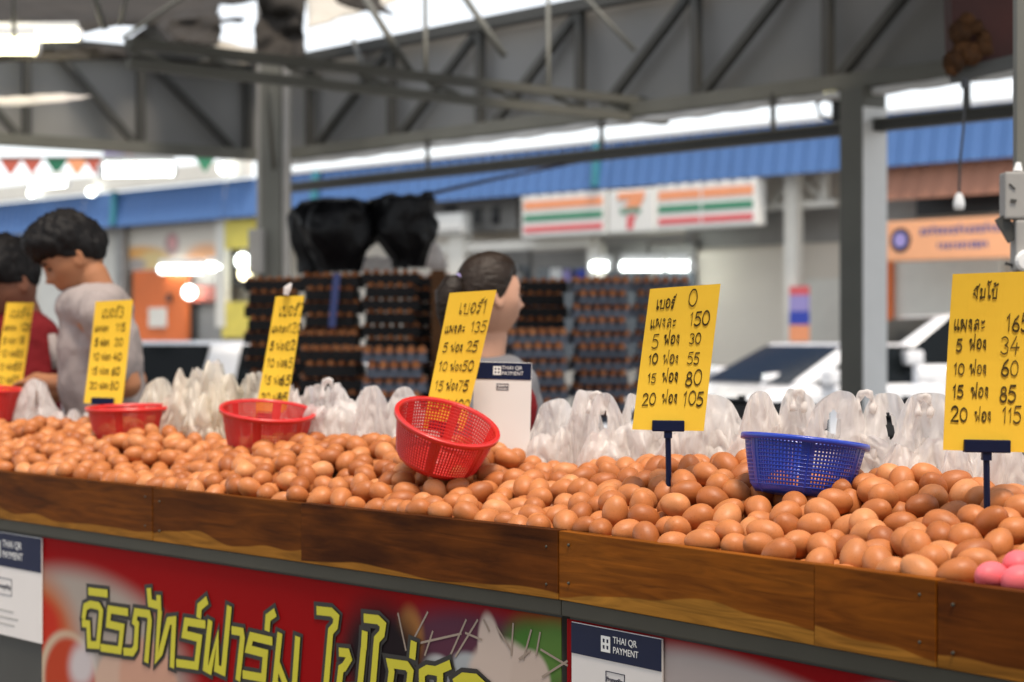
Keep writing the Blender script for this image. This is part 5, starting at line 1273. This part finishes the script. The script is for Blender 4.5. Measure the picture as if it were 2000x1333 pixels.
def body(hz, sh, neck, hand_l=None, hand_r=None, lean=0., el=None, er=None, shw=.17):
    """pelvis 0, spine to neck, head stub; arms with elbows and hands, legs to the ground. hz: pelvis height"""
    V = [(0, 0, hz, (.15, .12)), (lean*.4, 0, hz+.22, (.135, .105)), (lean*.8, 0, sh-.12, (.15, .115)), (lean, 0, sh, (.10, .08)), (neck[0], neck[1], neck[2], .054), (neck[0]*1.0+(neck[3] if len(neck) > 3 else 0), neck[1], neck[2]+.07, .052)]
    E = [(0, 1), (1, 2), (2, 3), (3, 4), (4, 5)]
    for s, hd, eb in ((1, hand_l, el), (-1, hand_r, er)):
        k = len(V); sx = lean
        eb = eb or (sx+.02, s*(shw+.05), sh-.33); hd = hd or (sx+.12, s*(shw+.04), sh-.58)
        V += [(sx, s*shw, sh-.02, .056), (eb[0], eb[1], eb[2], .042), ((eb[0]*.3+hd[0]*.7), eb[1]*.3+hd[1]*.7, eb[2]*.3+hd[2]*.7, .031), (hd[0], hd[1], hd[2], (.024, .028))]
        E += [(3, k), (k, k+1), (k+1, k+2), (k+2, k+3)]
        dv = (Vector(hd)-Vector(eb)).normalized(); sd_ = dv.cross(Vector((0, 0, 1))).normalized()
        kk = len(V); palm = Vector(hd)+dv*.055; V.append((*palm, (.020, .034))); E.append((k+3, kk))
        for q, (o_, ln) in enumerate(((-.030, .060), (-.010, .072), (.010, .068), (.029, .052))):
            a = palm+dv*.03+sd_*o_; m1 = a+dv*ln*.5+Vector((0, 0, -.008)); m2 = a+dv*ln*.9+Vector((0, 0, -.03)); j = len(V)
            V += [(*a, .010), (*m1, .0092), (*m2, .0085)]; E += [(kk, j), (j, j+1), (j+1, j+2)]
        a = Vector(hd)+dv*.03-sd_*.035*s*-1; j = len(V); V += [(*a, .011), (*(a+dv*.03+sd_*.02*s), .0095)]; E += [(k+3, j), (j, j+1)]
    for s in (1, -1):
        k = len(V); V += [(0, s*.10, hz-.10, .088), (.02, s*.11, hz*.52, .062), (0, s*.11, .09, .042), (.11, s*.12, .035, (.03, .04))]
        E += [(0, k), (k, k+1), (k+1, k+2), (k+2, k+3)]
    return V, E
def tee(hz, sh, lean, shw, elb, sleeve=.55, neckb=None):
    V = [(0, 0, hz+.02, (.155, .135)), (lean*.4, 0, hz+.22, (.150, .125)), (lean*.8, 0, sh-.12, (.178, .140)), (lean, 0, sh-.005, (.125, .092)), ]
    if neckb: V.append((neckb[0], neckb[1], neckb[2], .070))
    else: V.append((lean*1.1, 0, sh+.02, .08))
    E = [(0, 1), (1, 2), (2, 3), (3, 4)]
    for s, eb in ((1, elb[0]), (-1, elb[1])):
        k = len(V); a = Vector((lean, s*shw, sh-.02)); b = a.lerp(Vector(eb), sleeve); V += [(*a, .068), (*b, .062)]; E += [(3, k), (k, k+1)]
    return V, E
def pants(hz):
    V = [(0, 0, hz, (.165, .135))]; E = []
    for s in (1, -1):
        k = len(V); V += [(0, s*.10, hz-.12, .10), (.02, s*.11, hz*.52, .078), (0, s*.11, .10, .062)]; E += [(0, k), (k, k+1), (k+1, k+2)]
    return V, E

# tall man in grey: faces the other man, looks down, forearms over the counter
yw = R(195); hd_c = wp(144, 506, 6.1)
def tolocal(p, base, yaw): q = Matrix.Rotation(-yaw, 3, 'Z') @ (Vector(p)-Vector(base)); return q
base = (wp(222, 0, 6.1).x, 6.12, 0)
hc = tolocal(hd_c, base, yw); nb = tolocal(wp(196, 566, 6.1), base, yw)
sh_ = wp(0, 612, 6.1).z
el_l = tuple(tolocal(wp(250, 752, 5.95), base, yw)); el_r = tuple(tolocal(wp(262, 745, 6.35), base, yw))
hl = tuple(tolocal(wp(95, 748, 6.12), base, yw)); hr = tuple(tolocal(wp(110, 770, 6.35), base, yw))
bd = body(.93, sh_, (nb.x, nb.y, nb.z-.02, .03), hl, hr, lean=.06, el=el_l, er=el_r, shw=.19)
def chest_print(t, M4):
    a = tolocal(wp(158, 700, 5.90), base, yw)
    o = add('shirt_print', MB().bbox(-.005, .004, -.11, .11, -.06, .06, .002).vf, mat('pale_shirt_print', (.52, .36, .33), .9, var=.5, scale=50), t, centre=False); o.location = a
person('person', 'tall man in a pale grey T-shirt looking down, black hair swept forward', base, yw, hc, R(33), R(0), bd, M['skin'],
       [('t_shirt', tee(.90, sh_+.02, .06, .19, (el_l, el_r), .72, (nb.x-.035, nb.y, nb.z-.055)), M['shirtgrey']), ('trousers', pants(.93), M['trousers'])], M['shirtgrey'], 'man', M['hair'], hscale=1.0)
# man in red, cut by the frame
base2 = (wp(56, 0, 6.7).x-.02, 6.78, 0); yw2 = R(222)
hc2 = tolocal(wp(16, 556, 6.7), base2, yw2); nb2 = tolocal(wp(58, 622, 6.75), base2, yw2); sh2 = wp(0, 655, 6.7).z
bd2 = body(.86, sh2, (nb2.x, nb2.y, nb2.z-.02, .03), None, None, lean=.05, shw=.18)
e2l = (.10, .23, sh2-.30); e2r = (.10, -.23, sh2-.30)
def stripes(t, M4):
    a = tolocal(wp(100, 655, 6.57), base2, yw2); b = tolocal(wp(112, 720, 6.55), base2, yw2)
    add('shirt_stripe', MB().tube([tuple(a), tuple((Vector(a)+Vector(b))/2), tuple(b)], .018, 8).vf, M['shirtgrey'], t, smooth=True, centre=False)
person('person', 'shorter man in a dark red shirt with bowed head at the frame edge', base2, yw2, hc2, R(35), 0, bd2, M['skindark'],
       [('t_shirt', tee(.84, sh2+.02, .05, .18, (e2l, e2r), .8, (nb2.x-.03, nb2.y, nb2.z-.05)), M['shirtred']), ('trousers', pants(.86), M['trousers'])], M['shirtred'], 'man', M['hair'], extra=stripes, hscale=1.1)
# woman with a ponytail
base3 = (wp(945, 0, 5.4).x, 5.45, 0); yw3 = R(26)
hc3 = tolocal(wp(957, 582, 5.4), base3, yw3); nb3 = tolocal(wp(948, 690, 5.42), base3, yw3); sh3 = wp(0, 752, 5.4).z
bd3 = body(.80, sh3, (nb3.x, nb3.y, nb3.z-.015, .012), None, None, lean=.02, shw=.16)
def pony(t, M4):
    rg_ = [Vector(p) for p in ((-.085, -.0, .045), (-.115, .0, .030), (-.135, .0, .0), (-.135, 0, -.05), (-.125, 0, -.10), (-.115, 0, -.14))]
    add('ponytail', MB().tube([(M4 @ p)[:] for p in rg_], [.020, .038, .040, .034, .024, .008], 14).vf, M['hairbrown'], t, smooth=True, centre=False)
    add('hair_tie', MB().tube([(M4 @ Vector((-.088, 0, .044)))[:], (M4 @ Vector((-.100, 0, .038)))[:]], .027, 12).vf, M['lilac'], t, centre=False)
    c = Matrix.Translation((nb3.x, nb3.y, nb3.z-.045))
    add('collar', MB().lathe([(.062, -.012), (.070, -.006), (.066, .008), (.058, .012), (.054, .004), (.058, -.012), (.062, -.012)], (nb3.x-.002, nb3.y, nb3.z-.040), 24).vf, M['shirtred'], t, smooth=True, centre=False)
e3l = (.04, .21, sh3-.30); e3r = (.08, -.20, sh3-.29)
person('person', 'woman with a dark ponytail turned away to the tray stacks, red collar', base3, yw3, hc3, R(2), 0, bd3, M['skinpale'],
       [('t_shirt', tee(.78, sh3+.01, .02, .16, (e3l, e3r), .55, (nb3.x, nb3.y, nb3.z-.06)), M['shirtslate']), ('trousers', pants(.80), M['trousers'])], M['shirtgrey'], 'woman', M['hairbrown'], extra=pony, hscale=.93)
p = wp(1036, 800, 5.1); tag(lump('folded_cloth', '', '', [(1030, 762, 6), (1034, 780, 12), (1036, 800, 14), (1034, 825, 12), (1030, 850, 6)], 5.05, M['shirtred'], 9), 'small dark red cloth hanging beside the standing payment card', 'cloth')

# ------------------------------------------------------------------ vehicles
def car(label, cat, loc, yaw, L, W_, prof, cab, roofz, paint, wheels_r=.33, glass='glassdark', lights='front', name='parked_car'):
    """prof: side outline (x, z) of the lower body; cab: (x rear bottom, x rear top, x front top, x front bottom, z belt)"""
    t = thing(name, label, cat, loc, yaw, 'cars parked across the lane')
    hw = W_/2; bm = bmesh.new(); n = len(prof)
    ys = [-hw, -hw+.06, hw-.06, hw]; rows_ = []
    for y in ys:
        k = .94 if abs(y) == hw else 1.
        rows_.append([bm.verts.new((x*(.985 if abs(y) == hw else 1), y, z if z < .4 else .4+(z-.4)*k)) for x, z in prof])
    for a, b in zip(rows_, rows_[1:]):
        for i in range(n): bm.faces.new((a[i], a[(i+1) % n], b[(i+1) % n], b[i]))
    bm.faces.new(rows_[0][::-1]); bm.faces.new(rows_[-1]); bmesh.ops.recalc_face_normals(bm, faces=bm.faces)
    bm.verts.index_update(); o = add('body', ([v.co[:] for v in bm.verts], [[w.index for w in f.verts] for f in bm.faces]), paint, t, smooth=False); bm.free()
    bv = o.modifiers.new('b', 'BEVEL'); bv.width = .035; bv.segments = 3
    rb, rt, ft, fb_, zb_ = cab; wt = hw*.80; wb = hw*.95
    bot = [(rb, -wb), (fb_, -wb), (fb_, wb), (rb, wb)]; top = [(rt, -wt), (ft, -wt), (ft, wt), (rt, wt)]
    v = [(x, y, zb_) for x, y in bot]+[(x, y, roofz) for x, y in top]
    o = add('cabin', (v, [(0, 3, 2, 1), (4, 5, 6, 7), (0, 1, 5, 4), (1, 2, 6, 5), (2, 3, 7, 6), (3, 0, 4, 7)]), paint, t)
    bv = o.modifiers.new('b', 'BEVEL'); bv.width = .13; bv.segments = 5
    def win(nm, q, inset, par=t):
        q = [Vector(p) for p in q]; c = sum(q, Vector())/4; nn = (q[1]-q[0]).cross(q[2]-q[0]).normalized()
        if nn.dot(c-Vector(((rb+fb_)/2, 0, zb_))) < 0: nn = -nn
        q = [c+(p-c)*inset+nn*.006 for p in q]; q2 = [p-nn*.01 for p in q]
        add(nm, (q+q2, [(0, 1, 2, 3), (7, 6, 5, 4), (0, 4, 5, 1), (1, 5, 6, 2), (2, 6, 7, 3), (3, 7, 4, 0)]), M[glass], par)
    win('windscreen', [v[1], v[2], v[6], v[5]], .86); win('rear_window', [v[3], v[0], v[4], v[7]], .84)
    for s, (a, b, c, d_) in ((-1, (0, 1, 5, 4)), (1, (3, 2, 6, 7))):
        A, B, C, D = [Vector(v[i]) for i in (a, b, c, d_)]; mB = A.lerp(B, .47); mT = D.lerp(C, .47)
        win('side_window', [A.lerp(B, .05), A.lerp(B, .46), D.lerp(C, .45), D.lerp(C, .04)], .86); win('side_window', [A.lerp(B, .50), A.lerp(B, .95), D.lerp(C, .97), D.lerp(C, .49)], .86)
    x0 = min(p_[0] for p_ in prof); x1 = max(p_[0] for p_ in prof)
    for x in (x0+.85, x1-.85):
        for s in (-1, 1):
            w = add('wheel', MB().lathe([(.001, -.1), (wheels_r*.55, -.1), (wheels_r*.95, -.09), (wheels_r, -.05), (wheels_r, .05), (wheels_r*.95, .09), (wheels_r*.55, .1), (.001, .1)], n=28).vf, M['tyre'], t, smooth=True)
            w.rotation_euler = (R(90), 0, 0); w.location = (x, s*(hw-.08), wheels_r)
            rmm = MB().lathe([(.001, .0), (wheels_r*.2, .012), (wheels_r*.55, -.005), (wheels_r*.6, .01)], n=20); q = add('rim', rmm.vf, M['rim'], None, smooth=True); q.parent = w; q.location = (0, 0, s*-.103); q.rotation_euler = (R(180) if s > 0 else 0, 0, 0)
    add('lower_trim', MB().box(x0+.02, x1-.02, -hw+.02, hw-.02, .20, .34).vf, M['black'], t)
    for s in (-1, 1):
        add('headlight', MB().bbox(x1-.10, x1+.005, s*(hw-.30)-.14, s*(hw-.30)+.14, .62, .74, .02).vf, M['white'], t)
        add('tail_light', MB().bbox(x0-.008, x0+.08, s*(hw-.14)-.09, s*(hw-.14)+.09, .70, .92, .02).vf, M['s_red'], t)
        add('mirror', MB().bbox(fb_-.42, fb_-.26, s*(hw+.06)-.09, s*(hw+.06)+.09, zb_+.02, zb_+.15, .03).vf, paint, t)
        for x in (-.1, .8): add('door_handle', MB().box(x-.1, x+.04, s*(hw+.001)-.008, s*(hw+.001)+.008, zb_-.14, zb_-.11).vf, M['rim'], t)
    add('grille', MB().box(x1-.02, x1+.006, -hw*.5, hw*.5, .42, .60).vf, M['black'], t); add('number_plate', MB().box(x1+.007, x1+.012, -.17, .17, .36, .47).vf, M['white'], t)
    return t
sedan = [(-2.15, .28), (2.15, .28), (2.22, .45), (2.18, .68), (1.95, .80), (1.0, .93), (-1.4, .96), (-2.1, .94), (-2.2, .6)]
suv = [(-2.25, .30), (2.3, .30), (2.36, .5), (2.32, .85), (2.15, 1.0), (1.1, 1.06), (-2.2, 1.08), (-2.28, .6)]
def at(px, d): q = gp(px, d); return (q.x, q.y, -.10)
def tall(p, k): return [(x, z if z < .4 else .4+(z-.4)*k) for x, z in p]
car('white sedan with a dark windscreen, nose towards the price card reading 150', 'car', at(1640, 17.6), R(205), 4.4, 1.75, tall(sedan, 1.36), (-1.55, -1.0, .35, 1.05, 1.11), 1.48, M['carwhite'])
car('white pickup truck cab behind the jumbo card, with tinted side windows', 'pickup truck', at(1905, 18.0), R(186), 5., 1.85, tall(suv, 1.36), (-.9, -.65, .55, 1.25, 1.27), 1.74, M['carwhite'], .38, name='pickup_truck')
car('dark glazed white van between the tall man and the narrow price card', 'van', at(330, 17), R(192), 4.6, 1.8, suv, (-1.9, -1.5, .7, 1.35, 1.02), 1.50, M['carwhite'], .36, name='parked_van')
# scooter rider's helmeted scooter by the wall
t = thing('scooter', 'small dark scooter with a white leg shield beside the shop wall', 'scooter', at(1445, 18.6), R(200))
add('seat', MB().bbox(-.45, .15, -.13, .13, .95, 1.08, .05).vf, M['black'], t); add('rear_body', MB().bbox(-.55, .05, -.14, .14, .45, .94, .08).vf, M['flagred'], t)
add('leg_shield', MB().bbox(.42, .56, -.22, .22, .40, 1.12, .05).vf, M['carwhite'], t); add('floorboard', MB().bbox(.05, .45, -.14, .14, .32, .42, .03).vf, M['black'], t)
add('handlebar', MB().tube([(.42, -.34, 1.22), (.50, -.12, 1.26), (.50, .12, 1.26), (.42, .34, 1.22)], .02, 8).vf, M['black'], t); add('headlight', MB().bbox(.5, .62, -.1, .1, 1.14, 1.30, .04).vf, M['black'], t)
for x in (-.45, .65): w = add('wheel', MB().lathe([(.001, -.04), (.18, -.04), (.24, -.03), (.24, .03), (.18, .04), (.001, .04)], n=24).vf, M['tyre'], t, smooth=True); w.rotation_euler = (R(90), 0, 0); w.location = (x, 0, .24)
# dark goods stacked low under the cars view
def crate(label, px0, px1, y0, y1, d, m):
    a, b = wp(px0, y1, d), wp(px1, y0, d); t = thing('goods_crate', label, 'crate', ((a.x+b.x)/2, d, 0), 0, 'dark crates behind the counter')
    mb = MB(); w = (b.x-a.x)/2; h = b.z
    for z in np.arange(.0, h-.03, .07): mb.box(-w, w, -.2, -.18, z, z+.05).box(-w, w, .18, .2, z, z+.05).box(-w, -w+.02, -.179, .179, z, z+.05).box(w-.02, w, -.179, .179, z, z+.05)
    add('slats', mb.vf, M[m], t)
    for x in (-w, w-.03):
        for y in (-.215, .201): add('corner_post', MB().box(x, x+.03, y, y+.014, 0, h).vf, M[m], t)
    add('liner', MB().box(-w+.03, w-.03, -.17, .17, .02, h-.01).vf, M['darkcloth'], t)
crate('black slatted crate below the windscreen of the white sedan', 1392, 1470, 776, 900, 7.2, 'black')
crate('black slatted crate beside the foot of the thick post', 1478, 1600, 784, 900, 7.0, 'black')
crate('black slatted crate under the pickup beside the jumbo card', 1728, 1800, 778, 900, 7.3, 'black')
